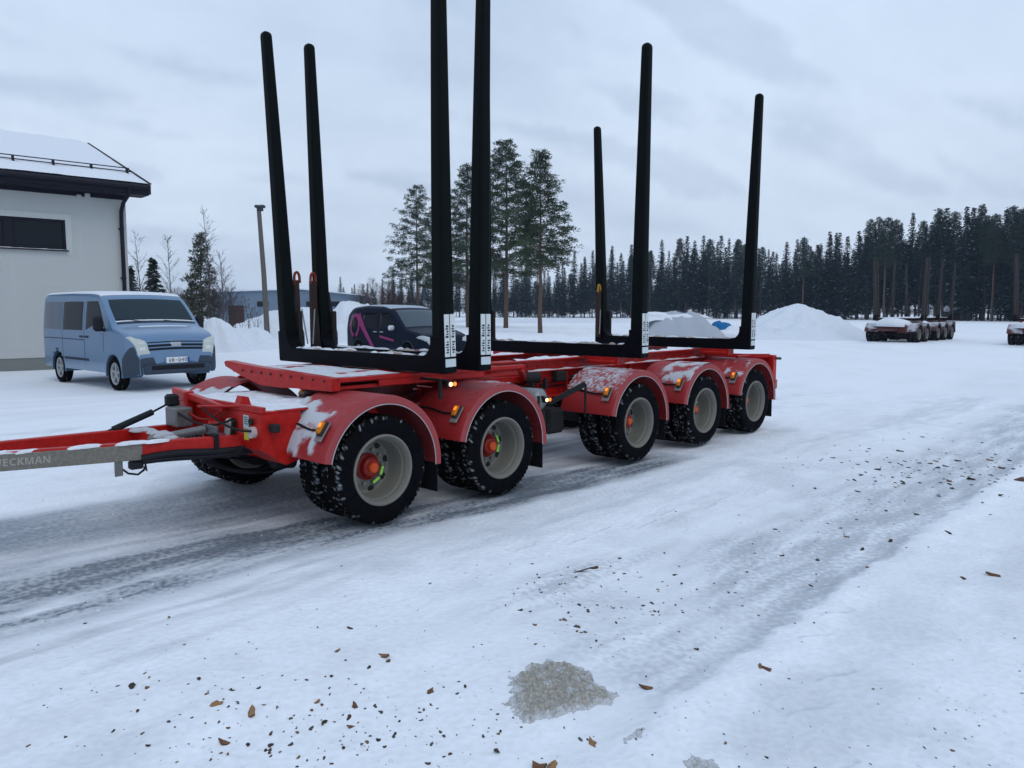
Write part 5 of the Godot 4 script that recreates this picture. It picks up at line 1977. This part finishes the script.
func make_vans() -> void:
	# ---- light blue panel van
	var o := thing("panel_van", "light blue panel van parked in front of the stucco building", "van", Vector3(-6.80, 0.0, -15.70), deg_to_rad(139.5))
	o.scale = Vector3(0.93, 1.0, 0.955)
	var S := Shell.new()
	S.top = [Vector2(0, 0.50), Vector2(0.010, 0.60), Vector2(0.03, 0.78), Vector2(0.06, 0.95), Vector2(0.11, 1.05), Vector2(0.20, 1.12), Vector2(0.45, 1.20), Vector2(0.72, 1.27), Vector2(0.84, 1.31), Vector2(0.90, 1.35), Vector2(1.44, 1.83), Vector2(1.54, 1.905), Vector2(1.70, 1.95), Vector2(2.1, 1.98), Vector2(3.2, 2.0), Vector2(4.75, 1.99), Vector2(4.95, 1.95), Vector2(5.0, 1.88)]
	S.plan = [Vector2(0, 0.74), Vector2(0.04, 0.83), Vector2(0.12, 0.90), Vector2(0.35, 0.955), Vector2(0.9, 0.975), Vector2(4.6, 0.97), Vector2(4.93, 0.955), Vector2(5.0, 0.93)]
	S.round_ = [Vector2(0, 0.05), Vector2(0.15, 0.08), Vector2(0.8, 0.12), Vector2(1.3, 0.07), Vector2(1.8, 0.10), Vector2(5, 0.10)]
	S.tumble = 0.095
	S.y0 = 0.34
	S.belt = 1.12
	var blue := Color(0.115, 0.205, 0.335)
	var wx := [0.90, 4.02]
	var b := arr_mb(blue)
	shell_body(b, S, 0.0, 5.0, wx, 0.41)
	b.put("body", M.body, o)
	wheel_wells(o, wx, 0.965, 0.41, blue)
	car_wheels(o, wx, 0.85, 0.335, 0.20, Color(0.42, 0.44, 0.46))
	var dk := Color(0.035, 0.045, 0.06)
	var bp := arr_mb(Color(0.04, 0.055, 0.08))
	for s in [0, 1]:
		var f := func(k: float) -> float: return k if s == 0 else 6.0 - k
		shell_patch(bp, S, [Vector2(0.002, f.call(0.0)), Vector2(0.002, f.call(2.35)), Vector2(0.018, f.call(2.30)), Vector2(0.018, f.call(0.0))], 0.03, 12, 6)
		shell_patch(bp, S, [Vector2(0.026, f.call(0.0)), Vector2(0.50, f.call(0.0)), Vector2(0.46, f.call(0.40)), Vector2(0.022, f.call(1.0))], 0.022)
	bp.box(Vector3(0.02, 0.44, 0), Vector3(0.13, 0.20, 1.46), 0.04)
	bp.put("bumper", M.plain, o)
	var bl := arr_mb(Color(0.008, 0.009, 0.012))
	bl.box(Vector3(-0.042, 0.475, 0), Vector3(0.03, 0.085, 1.15), 0.01)
	bl.put("lower_grille", M.plain, o)
	var gr := arr_mb(Color(0.010, 0.012, 0.018))
	for q in [[0.034, 0.042], [0.046, 0.054], [0.060, 0.070]]:
		shell_patch(gr, S, [Vector2(q[0], 2.25), Vector2(q[0], 3.75), Vector2(q[1], 3.78), Vector2(q[1], 2.22)], 0.012, 16, 3)
	gr.put("grille", M.plain, o)
	var em := arr_mb(Color(0.5, 0.52, 0.55))
	shell_patch(em, S, [Vector2(0.044, 2.85), Vector2(0.044, 3.15), Vector2(0.06, 3.15), Vector2(0.06, 2.85)], 0.024, 6, 3)
	em.put("badge", M.steel, o)
	var hl: MB
	for s in [0, 1]:
		var f := func(k: float) -> float: return k if s == 0 else 6.0 - k
		hl = arr_mb(Color(0.50, 0.54, 0.50))
		shell_patch(hl, S, [Vector2(0.026, f.call(1.05)), Vector2(0.026, f.call(2.24)), Vector2(0.085, f.call(2.20)), Vector2(0.30, f.call(1.1))], 0.014)
		var hn := hl.put("headlight", M.glass, o)
		var hi := arr_mb(Color(0.85, 0.86, 0.82))
		for z in [1.5, 2.05]:
			for y in [0.033, 0.058]:
				shell_patch(hi, S, [Vector2(y, f.call(z - 0.17)), Vector2(y, f.call(z + 0.13)), Vector2(y + 0.017, f.call(z + 0.13)), Vector2(y + 0.017, f.call(z - 0.17))], 0.021, 4, 4)
		hi.put("reflector", M.steel, hn)
	var gl := arr_mb(Color(0.018, 0.032, 0.040))
	shell_patch(gl, S, [Vector2(0.93, 2.01), Vector2(0.93, 3.99), Vector2(1.44, 3.95), Vector2(1.44, 2.05)], 0.006, 20, 10)
	gl.put("windshield", M.glass, o)
	var cw := arr_mb(dk)
	shell_patch(cw, S, [Vector2(0.86, 2.0), Vector2(0.86, 4.0), Vector2(0.92, 4.0), Vector2(0.92, 2.0)], 0.008, 20, 3)
	for s in [-0.25, 0.42]:
		cw.beam(Vector3(0.90, 1.385, s), Vector3(0.97, 1.44, s - 0.55), 0.02, 0.015)
	cw.put("wipers", M.plain, o)
	var sg := arr_mb(Color(0.012, 0.018, 0.024))
	for q in [[Vector2(1.20, 1.22), Vector2(2.28, 1.20), Vector2(2.28, 1.80), Vector2(1.66, 1.80)], [Vector2(2.46, 1.19), Vector2(3.62, 1.19), Vector2(3.62, 1.80), Vector2(2.46, 1.80)]]:
		for s in [1.0, -1.0]:
			sg = arr_mb(Color(0.012, 0.018, 0.024))
			side_patch(sg, S, q, 0.006, [s])
			sg.put("side_window", M.glass, o)
	for s in [1.0, -1.0]:
		var rp := arr_mb(Color(0.06, 0.09, 0.135))
		side_patch(rp, S, [Vector2(3.72, 1.19), Vector2(4.86, 1.19), Vector2(4.86, 1.80), Vector2(3.72, 1.80)], 0.005, [s])
		rp.put("rear_panel", M.body, o)
	var ln := arr_mb(Color(0.02, 0.03, 0.05))
	for q in [[1.32, 0.75], [2.37, 0.42], [3.67, 0.42]]:
		side_patch(ln, S, [Vector2(q[0], q[1]), Vector2(q[0] + 0.014, q[1]), Vector2(q[0] + 0.014, 1.80 if q[0] > 2.0 else 1.18), Vector2(q[0], 1.80 if q[0] > 2.0 else 1.18)], 0.003)
	side_patch(ln, S, [Vector2(2.40, 0.98), Vector2(4.9, 0.98), Vector2(4.9, 0.998), Vector2(2.40, 0.998)], 0.003)
	side_patch(ln, S, [Vector2(2.15, 0.55), Vector2(3.6, 0.55), Vector2(3.6, 0.60), Vector2(2.15, 0.60)], 0.010)
	ln.put("door_seams", M.plain, o)
	var dh: MB
	var mi: MB
	for s in [1.0, -1.0]:
		for x in [2.22, 2.52]:
			dh = arr_mb(dk)
			dh.box(Vector3(x, 1.06, 0.985 * s), Vector3(0.16, 0.045, 0.03), 0.01)
			dh.put("door_handle", M.plain, o)
	for s in [1.0, -1.0]:
		mi = arr_mb(Color(0.012, 0.014, 0.018))
		mi.box(Vector3(1.20, 1.34, 1.12 * s), Vector3(0.13, 0.30, 0.19), 0.045)
		mi.beam(Vector3(1.24, 1.20, 0.93 * s), Vector3(1.22, 1.24, 1.08 * s), 0.06, 0.06)
		mi.put("mirror", M.plain, o)
	var np := arr_mb(Color(0.70, 0.72, 0.72))
	np.box(Vector3(-0.012, 0.615, 0.0), Vector3(0.020, 0.115, 0.50), 0.003)
	np.col = Color(0.02, 0.06, 0.30)
	np.box(Vector3(-0.024, 0.615, 0.225), Vector3(0.004, 0.11, 0.045))
	np.col = Color(0.03, 0.03, 0.04)
	for k in 6:
		if k == 3:
			np.box(Vector3(-0.0245, 0.615, 0.165 - k * 0.068), Vector3(0.003, 0.012, 0.03))
			continue
		var z := 0.165 - k * 0.068
		np.box(Vector3(-0.0245, 0.615, z + 0.015), Vector3(0.003, 0.075, 0.012))
		np.box(Vector3(-0.0245, 0.615, z - 0.015), Vector3(0.003, 0.075 if k % 2 == 0 else 0.035, 0.012))
		np.box(Vector3(-0.0245, 0.615 + [0.03, 0.0, -0.03][k % 3], z), Vector3(0.003, 0.012, 0.03))
	np.put("number_plate", M.plain, o)
	var sn := arr_mb(SNOWC)
	shell_patch(sn, S, [Vector2(1.58, 1.55), Vector2(1.58, 4.45), Vector2(4.97, 4.45), Vector2(4.97, 1.55)], 0.022, 24, 30)
	shell_patch(sn, S, [Vector2(0.66, 2.35), Vector2(0.66, 3.55), Vector2(0.72, 3.6), Vector2(0.72, 2.3)], 0.008, 12, 3)
	shell_patch(sn, S, [Vector2(0.925, 2.0), Vector2(0.925, 4.0), Vector2(0.95, 4.0), Vector2(0.95, 2.0)], 0.014, 12, 3)
	sn.put("roof_snow", M.snow, o)

	# ---- dark minivan behind the trailer
	var p := thing("minivan", "dark blue black minivan with a pink swirl on its side", "car", Vector3(-1.80, 0.0, -22.4), deg_to_rad(131.0))
	p.scale = Vector3(1.0, 1.04, 1.0)
	var V := Shell.new()
	V.top = [Vector2(0, 0.45), Vector2(0.02, 0.62), Vector2(0.08, 0.78), Vector2(0.2, 0.86), Vector2(0.5, 0.94), Vector2(0.95, 1.02), Vector2(1.05, 1.05), Vector2(1.75, 1.50), Vector2(1.95, 1.60), Vector2(2.4, 1.68), Vector2(3.4, 1.70), Vector2(4.25, 1.64), Vector2(4.5, 1.45), Vector2(4.62, 1.1)]
	V.plan = [Vector2(0, 0.6), Vector2(0.1, 0.75), Vector2(0.35, 0.85), Vector2(0.9, 0.90), Vector2(4.0, 0.90), Vector2(4.45, 0.84), Vector2(4.62, 0.76)]
	V.round_ = [Vector2(0, 0.05), Vector2(0.4, 0.12), Vector2(1.2, 0.10), Vector2(2.2, 0.14), Vector2(4.6, 0.14)]
	V.y0 = 0.28
	V.belt = 0.95
	V.roof = 1.70
	V.tumble = 0.17
	var ink := Color(0.014, 0.017, 0.030)
	var wx2 := [0.90, 3.68]
	b = arr_mb(ink)
	shell_body(b, V, 0.0, 4.62, wx2, 0.37)
	b.put("body", M.ink, p)
	wheel_wells(p, wx2, 0.895, 0.37, ink)
	car_wheels(p, wx2, 0.79, 0.31, 0.19, Color(0.35, 0.36, 0.38))
	gl = arr_mb(Color(0.06, 0.085, 0.105))
	shell_patch(gl, V, [Vector2(1.10, 2.03), Vector2(1.10, 3.97), Vector2(1.86, 3.92), Vector2(1.86, 2.08)], 0.006, 20, 10)
	gl.put("windshield", M.glass, p)
	sg = arr_mb(Color(0.006, 0.007, 0.010))
	for q in [[Vector2(1.45, 1.02), Vector2(2.40, 1.02), Vector2(2.40, 1.48), Vector2(1.98, 1.47)], [Vector2(2.48, 1.02), Vector2(3.45, 1.02), Vector2(3.45, 1.48), Vector2(2.48, 1.48)], [Vector2(3.53, 1.02), Vector2(4.30, 1.04), Vector2(4.22, 1.42), Vector2(3.53, 1.48)]]:
		for s in [1.0, -1.0]:
			sg = arr_mb(Color(0.006, 0.007, 0.010))
			side_patch(sg, V, q, 0.006, [s])
			sg.put("side_window", M.glass, p)
	for s in [0, 1]:
		hl = arr_mb(Color(0.42, 0.45, 0.47))
		var f := func(k: float) -> float: return k if s == 0 else 6.0 - k
		shell_patch(hl, V, [Vector2(0.03, f.call(0.9)), Vector2(0.05, f.call(2.2)), Vector2(0.10, f.call(2.2)), Vector2(0.45, f.call(1.0))], 0.012)
		hl.put("headlight", M.glass, p)
	gr = arr_mb(Color(0.006, 0.006, 0.008))
	shell_patch(gr, V, [Vector2(0.01, 2.3), Vector2(0.01, 3.7), Vector2(0.05, 3.6), Vector2(0.05, 2.4)], 0.01, 12, 3)
	gr.box(Vector3(-0.005, 0.36, 0), Vector3(0.03, 0.12, 0.9), 0.01)
	gr.put("grille", M.plain, p)
	for s in [1.0, -1.0]:
		mi = arr_mb(Color(0.55, 0.58, 0.62))
		mi.box(Vector3(1.55, 1.06, 1.0 * s), Vector3(0.12, 0.14, 0.20), 0.04)
		mi.put("mirror", M.body, p)
		for x in [2.25, 2.62]:
			dh = arr_mb(Color(0.5, 0.52, 0.55))
			dh.box(Vector3(x, 0.93, 0.912 * s), Vector3(0.18, 0.03, 0.02), 0.006)
			dh.put("door_handle", M.steel, p)
	ln = arr_mb(Color(0.004, 0.004, 0.006))
	for x in [1.42, 2.43, 3.48]:
		side_patch(ln, V, [Vector2(x, 0.4), Vector2(x + 0.012, 0.4), Vector2(x + 0.012, 1.0), Vector2(x, 1.0)], 0.003)
	ln.put("door_seams", M.plain, p)
	# pink decoration: loop and slanting band on the near flank, stripe on the door
	var loop := []
	for k in 15:
		var a := lerpf(-2.9, 2.9, k / 14.0)
		loop.append(Vector2(3.86 - 0.26 * sin(a), 1.10 + 0.32 * cos(a)))
	for s in [1.0, -1.0]:
		var pk := arr_mb(Color(0.27, 0.035, 0.14))
		for k in 14:
			ribbon(pk, V, loop[k], loop[k + 1], 0.10, s)
		pk.put("pink_loop", M.plain, p)
		pk = arr_mb(Color(0.27, 0.035, 0.14))
		for k in 8:
			ribbon(pk, V, Vector2(3.72, 1.42).lerp(Vector2(2.72, 0.45), k / 8.0), Vector2(3.72, 1.42).lerp(Vector2(2.72, 0.45), (k + 1) / 8.0), 0.22 - 0.012 * k, s)
		pk.put("pink_band", M.plain, p)
		pk = arr_mb(Color(0.27, 0.035, 0.14))
		for k in 4:
			ribbon(pk, V, Vector2(2.35, 0.80).lerp(Vector2(1.55, 0.70), k / 4.0), Vector2(2.35, 0.80).lerp(Vector2(1.55, 0.70), (k + 1) / 4.0), 0.07, s)
		pk.put("pink_stripe", M.plain, p)
	sn = arr_mb(Color(0.42, 0.48, 0.54))
	shell_patch(sn, V, [Vector2(2.0, 1.75), Vector2(2.0, 4.25), Vector2(4.2, 4.2), Vector2(4.2, 1.8)], 0.012, 16, 16)
	sn.put("roof_frost", M.snow, p)

func ribbon(b: MB, V: Shell, a: Vector2, c: Vector2, wide: float, s: float) -> void:
	var d := (c - a).normalized().orthogonal() * wide * 0.5
	var q := []
	for e in [a - d, c - d, c + d, a + d]:
		var z := V.half(e.x, e.y) + 0.022
		if e.y > V.tab(V.top, e.x) - 0.14:
			z -= 0.03
		q.append(Vector3(e.x, e.y, z * s))
	b.face(q, Vector3(0, 0, s))

# ---------------------------------------------------------------- things standing about
func make_yard_things() -> void:
	# wooden lamp pole
	var o := thing("lamp_pole", "leaning grey wooden pole with a flood lamp on top", "lamp post", dist(267, 40.5))
	var b := arr_mb(Color(0.19, 0.17, 0.15))
	b.tube([Vector3(0, -0.2, 0), Vector3(-0.10, 3.5, 0), Vector3(-0.26, 6.85, 0)], [0.15, 0.13, 0.11], 12)
	b.put("pole", M.bark, o)
	b = arr_mb(Color(0.05, 0.05, 0.06))
	b.box(Vector3(-0.18, 6.95, 0.05), Vector3(0.5, 0.14, 0.3), 0.03)
	b.box(Vector3(-0.18, 6.80, 0.05), Vector3(0.30, 0.16, 0.22), 0.03)
	b.put("flood_lamp", M.plain, o)
	b = arr_mb(SNOWC)
	lump(b, Vector3(-0.18, 7.02, 0.05), Vector3(0.22, 0.05, 0.13))
	b.put("lamp_snow", M.snow, o)
	# load under a pale tarpaulin
	o = thing("covered_load", "load under a pale snowy tarpaulin behind the rear bunk", "tarpaulin", dist(680, 37.5))
	tarp(o, "pale_sheet", 2.1, 1.3, 1.55, Color(0.62, 0.67, 0.74), 3)
	var sn := arr_mb(SNOWC)
	lump(sn, Vector3(-1.2, 1.25, 0.1), Vector3(1.0, 0.30, 0.7))
	lump(sn, Vector3(0.3, 1.28, 0.0), Vector3(1.3, 0.20, 0.6))
	sn.put("snow_cap", M.snow, o)
	o = thing("blue_tarpaulin", "small crumpled bright blue tarpaulin partly under snow", "tarpaulin", dist(722, 38.5))
	tarp(o, "blue_sheet", 0.95, 0.8, 1.05, Color(0.03, 0.22, 0.52), 9)
	sn = arr_mb(SNOWC)
	lump(sn, Vector3(0.45, 0.55, 0.5), Vector3(0.5, 0.35, 0.4))
	lump(sn, Vector3(-0.65, 0.55, 0.45), Vector3(0.45, 0.3, 0.4))
	lump(sn, Vector3(0.1, 0.4, 0.75), Vector3(0.9, 0.28, 0.4))
	sn.put("snow_cap", M.snow, o)
	# shed in the wood
	o = thing("small_shed", "small brown shed with a white roof between the forest trunks", "shed", dist(955, 131.0))
	b = arr_mb(Color(0.08, 0.055, 0.04))
	b.box(Vector3(0, 0.7, 0), Vector3(3.0, 1.5, 2.4), 0.02)
	for k in 9:
		b.box(Vector3(-1.4 + k * 0.35, 0.7, 1.21), Vector3(0.05, 1.4, 0.03))
	b.put("wall", M.matte, o)
	b = arr_mb(SNOWC)
	b.beam(Vector3(-1.8, 1.9, 0.5), Vector3(1.8, 1.9, 0.5), 2.4, 0.75, 0.15)
	b.put("snowy_roof", M.snow, o)

func tarp(o: Node3D, called: String, rx: float, rz: float, h: float, col: Color, sd: int) -> void:
	var rows := []
	for i in 23:
		var t := i / 22.0
		var row := PackedVector3Array()
		for j in 64:
			var a := TAU * j / 64.0
			var fold := 1.0 + 0.10 * t * sin(a * 7.0 + sd) + 0.07 * t * absf(sin(a * 11.0 + sd * 2.0)) + 0.14 * t * nz.get_noise_2d(cos(a) * 3.0 + sd, sin(a) * 3.0)
			var q := pow(pow(abs(cos(a)), 3.0) + pow(abs(sin(a)), 3.0), -0.333)
			var x := cos(a) * rx * t * fold * q
			var z := sin(a) * rz * t * fold * q
			var y := h * (1.0 - pow(t, 2.6)) + 0.10 * nz.get_noise_2d(x * 1.6 + sd, z * 1.6) * (1.0 - t) + 0.30 * nz.get_noise_2d(x * 0.8 + sd, z * 0.5) * (1.0 - t * t) - 0.16 * absf(nz.get_noise_2d(x * 1.8 + sd * 3.0, z * 1.3)) * (1.0 - t)
			row.append(Vector3(x, max(y, 0.0) - 0.02, z))
		rows.append(row)
	var b := arr_mb(col)
	b.grid(rows, [], Vector3(0, -10, 0), true)
	b.put(called, M.black, o)

# ---------------------------------------------------------------- bark and slush on the snow
func chip_mesh(sd: int) -> ArrayMesh:
	var r := RandomNumberGenerator.new()
	r.seed = sd
	var b := arr_mb(Color(1, 1, 1))
	var top := PackedVector3Array()
	var n := 8
	for k in n:
		var a := TAU * k / n
		var rr := r.randf_range(0.42, 1.2)
		top.append(Vector3(cos(a) * rr, 0.16 * cos(a * 2.0) + r.randf_range(0.0, 0.25), sin(a) * rr * 0.85))
	var c := Vector3(0.05, 0.28, 0.0)
	for k in n:
		b.col = Color(1, 1, 1) * r.randf_range(0.65, 1.1)
		b.col.a = 1.0
		b.face([c, top[k], top[(k + 1) % n]], Vector3.UP)
		b.col = Color(0.45, 0.45, 0.45)
		b.face([top[k], top[(k + 1) % n], top[(k + 1) % n] + Vector3(0, -0.25, 0), top[k] + Vector3(0, -0.25, 0)], Vector3(top[k].x, 0, top[k].z))
	return b.mesh()

func make_debris() -> void:
	var r := RandomNumberGenerator.new()
	r.seed = 909
	var meshes := []
	for k in 4:
		meshes.append(chip_mesh(700 + k))
	var mats := []
	for q in [Color(0.16, 0.075, 0.035), Color(0.30, 0.16, 0.07), Color(0.045, 0.03, 0.024), Color(0.10, 0.045, 0.028)]:
		var m := pmat(0.9)
		m.albedo_color = Color(q.r, q.g, q.b).linear_to_srgb()
		mats.append(m)
	# pieces large enough to point at: pixel of the ground point, size in cm, tone
	var big := [[132, 687, 2.4, 2], [218, 706, 3.0, 1], [252, 713, 3.2, 1], [224, 739, 2.2, 0], [384, 656, 2.8, 1], [388, 661, 1.6, 0], [350, 629, 1.6, 2], [338, 651, 1.8, 1], [355, 701, 2.0, 0], [431, 687, 2.0, 0], [351, 722, 1.8, 0], [270, 741, 1.6, 2], [316, 700, 1.4, 1], [580, 571, 6.0, 3], [594, 567, 2.6, 3], [646, 684, 2.6, 0], [593, 740, 2.6, 1], [540, 766, 4.0, 0], [553, 763, 2.6, 1], [497, 747, 1.8, 2], [993, 575, 4.0, 0], [963, 577, 2.2, 0], [766, 670, 2.2, 0], [760, 668, 1.8, 1], [970, 476, 5.0, 3], [950, 478, 4.0, 0], [1003, 465, 4.0, 0], [1019, 481, 5.5, 3], [900, 451, 4.0, 2], [937, 465, 3.5, 2], [878, 467, 3.5, 2], [946, 463, 3.0, 3], [957, 458, 3.5, 2], [855, 478, 3.0, 2], [990, 458, 3.0, 1], [520, 610, 1.4, 2], [430, 585, 1.4, 2], [620, 556, 2.0, 2], [782, 552, 1.6, 2], [917, 512, 2.2, 2], [890, 537, 2.2, 2], [862, 546, 2.0, 2], [1000, 495, 3.2, 2]]
	for q in big:
		var at := wld_far(q[0], q[1])
		var o := MB.inst(meshes[r.randi() % 4], numbered("bark_chip"), mats[q[3]], self)
		var s: float = q[2] * 0.01
		o.position = Vector3(at.x, ground_h(at.x, at.z) + 0.10 * s, at.z)
		o.rotation = Vector3(r.randf_range(-0.45, 0.45), r.randf() * TAU, r.randf_range(-0.35, 0.35))
		o.scale = Vector3(s * r.randf_range(1.0, 1.35), s * r.randf_range(0.5, 1.1), s * r.randf_range(0.6, 1.0))
		if q[2] > 5.5:
			o.scale = Vector3(s * 1.5, s * 0.22, s * 0.28)
			o.rotation.y = 0.4
		var where: String = "in the pressed wheel lane" if q[0] > 800 and q[1] < 560 else ("among the crumbs before the front wheels" if q[0] < 470 else ("beside the slush patch" if q[1] > 660 and q[0] < 660 else "on clean snow between slush and lane"))
		tag(o, ["brown bark chip %s", "pale orange bark chip %s", "small dark bark crumb %s", "long reddish bark strip %s"][q[3]] % where, "bark chip", "bark chips on the snow")
	# crumbs too small to pick apart
	var pts := []
	for k in 230:
		pts.append([clampf(r.randfn(330.0, 85.0), 60.0, 620.0), clampf(r.randfn(722.0, 30.0), 600.0, 790.0), r.randf_range(0.3, 0.9)])
	for k in 150:
		var u := r.randf()
		pts.append([lerpf(560.0, 1060.0, u) + r.randf_range(-60, 60), lerpf(640.0, 430.0, u) + r.randfn(0.0, 26.0), r.randf_range(0.4, 1.3) * (0.7 + u)])
	for k in 150:
		pts.append([r.randf_range(20.0, 1050.0), 400.0 + 380.0 * pow(r.randf(), 0.5), r.randf_range(0.3, 0.8)])
	for k in 170:
		pts.append([r.randfn(940.0, 60.0), r.randfn(468.0, 14.0), r.randf_range(0.6, 2.0)])
	for k in 300:
		pts.append([r.randf_range(0.0, 1040.0), 430.0 + 350.0 * pow(r.randf(), 0.6), r.randf_range(0.15, 0.45)])
	for k in 90:
		pts.append([r.randfn(600.0, 60.0), r.randfn(600.0, 26.0), r.randf_range(0.4, 1.1)])
	var mm := MultiMesh.new()
	mm.transform_format = MultiMesh.TRANSFORM_3D
	mm.use_colors = true
	mm.mesh = meshes[1]
	mm.instance_count = pts.size()
	for i in pts.size():
		var at := wld_far(pts[i][0], max(380.0, pts[i][1]))
		var s: float = pts[i][2] * 0.01
		mm.set_instance_transform(i, Transform3D(Basis(Vector3.UP, r.randf() * TAU).scaled(Vector3(s, s * 0.8, s * r.randf_range(0.8, 1.9)) * pow(r.randf(), 0.7) * 1.3), Vector3(at.x, ground_h(at.x, at.z) + 0.15 * s, at.z)))
		mm.set_instance_color(i, [Color(0.10, 0.05, 0.03), Color(0.04, 0.03, 0.028), Color(0.20, 0.11, 0.05), Color(0.08, 0.07, 0.065)][r.randi() % 4])
	var cr := MultiMeshInstance3D.new()
	cr.name = "bark_crumbs"
	cr.multimesh = mm
	cr.material_override = M.plain
	add_child(cr)
	tag(cr, "fine bark crumbs scattered over the snow", "debris", "", "stuff")
	# crumbs of snow
	var sb := arr_mb(Color(0.80, 0.83, 0.88))
	lump(sb, Vector3.ZERO, Vector3(1, 0.6, 1))
	var sm := MultiMesh.new()
	sm.transform_format = MultiMesh.TRANSFORM_3D
	sm.mesh = sb.mesh()
	sm.instance_count = 1500
	for i in 1500:
		var at := wld_far(r.randf_range(-20.0, 1050.0), 410.0 + 380.0 * pow(r.randf(), 0.6))
		var s := 0.002 + 0.008 * pow(r.randf(), 4.0)
		sm.set_instance_transform(i, Transform3D(Basis(Vector3.UP, r.randf() * TAU).scaled(Vector3(s, s * r.randf_range(0.5, 1.0), s * r.randf_range(0.6, 1.4))), Vector3(at.x, ground_h(at.x, at.z), at.z)))
	var so := MultiMeshInstance3D.new()
	so.name = "snow_crumbs"
	so.multimesh = sm
	so.material_override = M.snow
	add_child(so)
	tag(so, "small crumbs of snow strewn over the yard", "snow", "", "stuff")
	# patches of frozen grey slush
	slush([Vector2(509, 675), Vector2(527, 665), Vector2(545, 658), Vector2(575, 662), Vector2(592, 672), Vector2(600, 683), Vector2(621, 692), Vector2(606, 704), Vector2(565, 712), Vector2(525, 721), Vector2(513, 712), Vector2(511, 703), Vector2(499, 701), Vector2(512, 694)], "ridged patch of grey frozen slush on the snow among bark crumbs", 0.026, Color(0.54, 0.515, 0.455))
	slush([Vector2(621, 740), Vector2(632, 734), Vector2(644, 731), Vector2(640, 739), Vector2(626, 745)], "small smooth scrap of pale slush beside the ridged slush patch", 0.006, Color(0.58, 0.57, 0.53))
	slush([Vector2(688, 752), Vector2(705, 757), Vector2(730, 772), Vector2(700, 775), Vector2(684, 765)], "smooth wet slush scrap away from the ridged patch", 0.006, Color(0.58, 0.59, 0.57))

func slush(px: Array, label: String, high: float, col: Color) -> void:
	var poly := PackedVector2Array()
	for p in px:
		var g := wld_far(p.x, p.y)
		poly.append(Vector2(g.x, g.z))
	var lo := poly[0]
	var hi := poly[0]
	for p in poly:
		lo = lo.min(p)
		hi = hi.max(p)
	var ctr := (lo + hi) * 0.5
	var n := 110
	var rows := []
	var cols := []
	var skip := {}
	var inside := []
	for i in n + 1:
		var row := PackedVector3Array()
		var cr := PackedColorArray()
		for j in n + 1:
			var p := Vector2(lerpf(lo.x, hi.x, j / float(n)), lerpf(lo.y, hi.y, i / float(n)))
			var w := p + Vector2(nz.get_noise_2d(p.x * 14.0, p.y * 14.0), nz.get_noise_2d(p.x * 14.0 + 50.0, p.y * 14.0)) * 0.03
			var d := 1e9
			for k in poly.size():
				var q := Geometry2D.get_closest_point_to_segment(w, poly[k], poly[(k + 1) % poly.size()])
				d = min(d, q.distance_to(w))
			var is_in := Geometry2D.is_point_in_polygon(w, poly)
			inside.append(is_in)
			var e := smoothstep(0.0, 0.03, d) if is_in else 0.0
			var l := loc(p.x, p.y)
			var rid := nz.get_noise_2d(p.x * 10.0, p.y * 26.0) + 0.6 * nz.get_noise_2d(p.x * 30.0, p.y * 60.0)
			row.append(Vector3(p.x - ctr.x, ground_h(p.x, p.y) + (0.003 + high * (0.45 + 0.8 * rid)) * e + (-0.004 if not is_in else 0.0), p.y - ctr.y))
			var c2 := col * (1.0 + 0.4 * nz.get_noise_2d(p.x * 40.0, p.y * 40.0))
			c2 = c2.lerp(Color(0.72, 0.75, 0.8), smoothstep(0.30, 0.5, nz.get_noise_2d(p.x * 12.0 + 9.0, p.y * 20.0)))
			c2 = c2.lerp(Color(0.80, 0.82, 0.85), 1.0 - smoothstep(0.0, 0.06, (d if is_in else 0.0) + 0.055 * nz.get_noise_2d(p.x * 25.0, p.y * 25.0)))
			cr.append(Color(c2.r, c2.g, c2.b))
		rows.append(row)
		cols.append(cr)
	for i in n:
		for j in n:
			var a := i * (n + 1) + j
			if not (inside[a] or inside[a + 1] or inside[a + n + 1] or inside[a + n + 2]):
				skip[a] = true
	var b := arr_mb(col)
	b.grid(rows, cols, Vector3(0, -10, 0), false, skip)
	var o := thing("slush_patch", label, "slush", Vector3(ctr.x, 0.0, ctr.y))
	b.put("frozen_slush", M.matte, o)
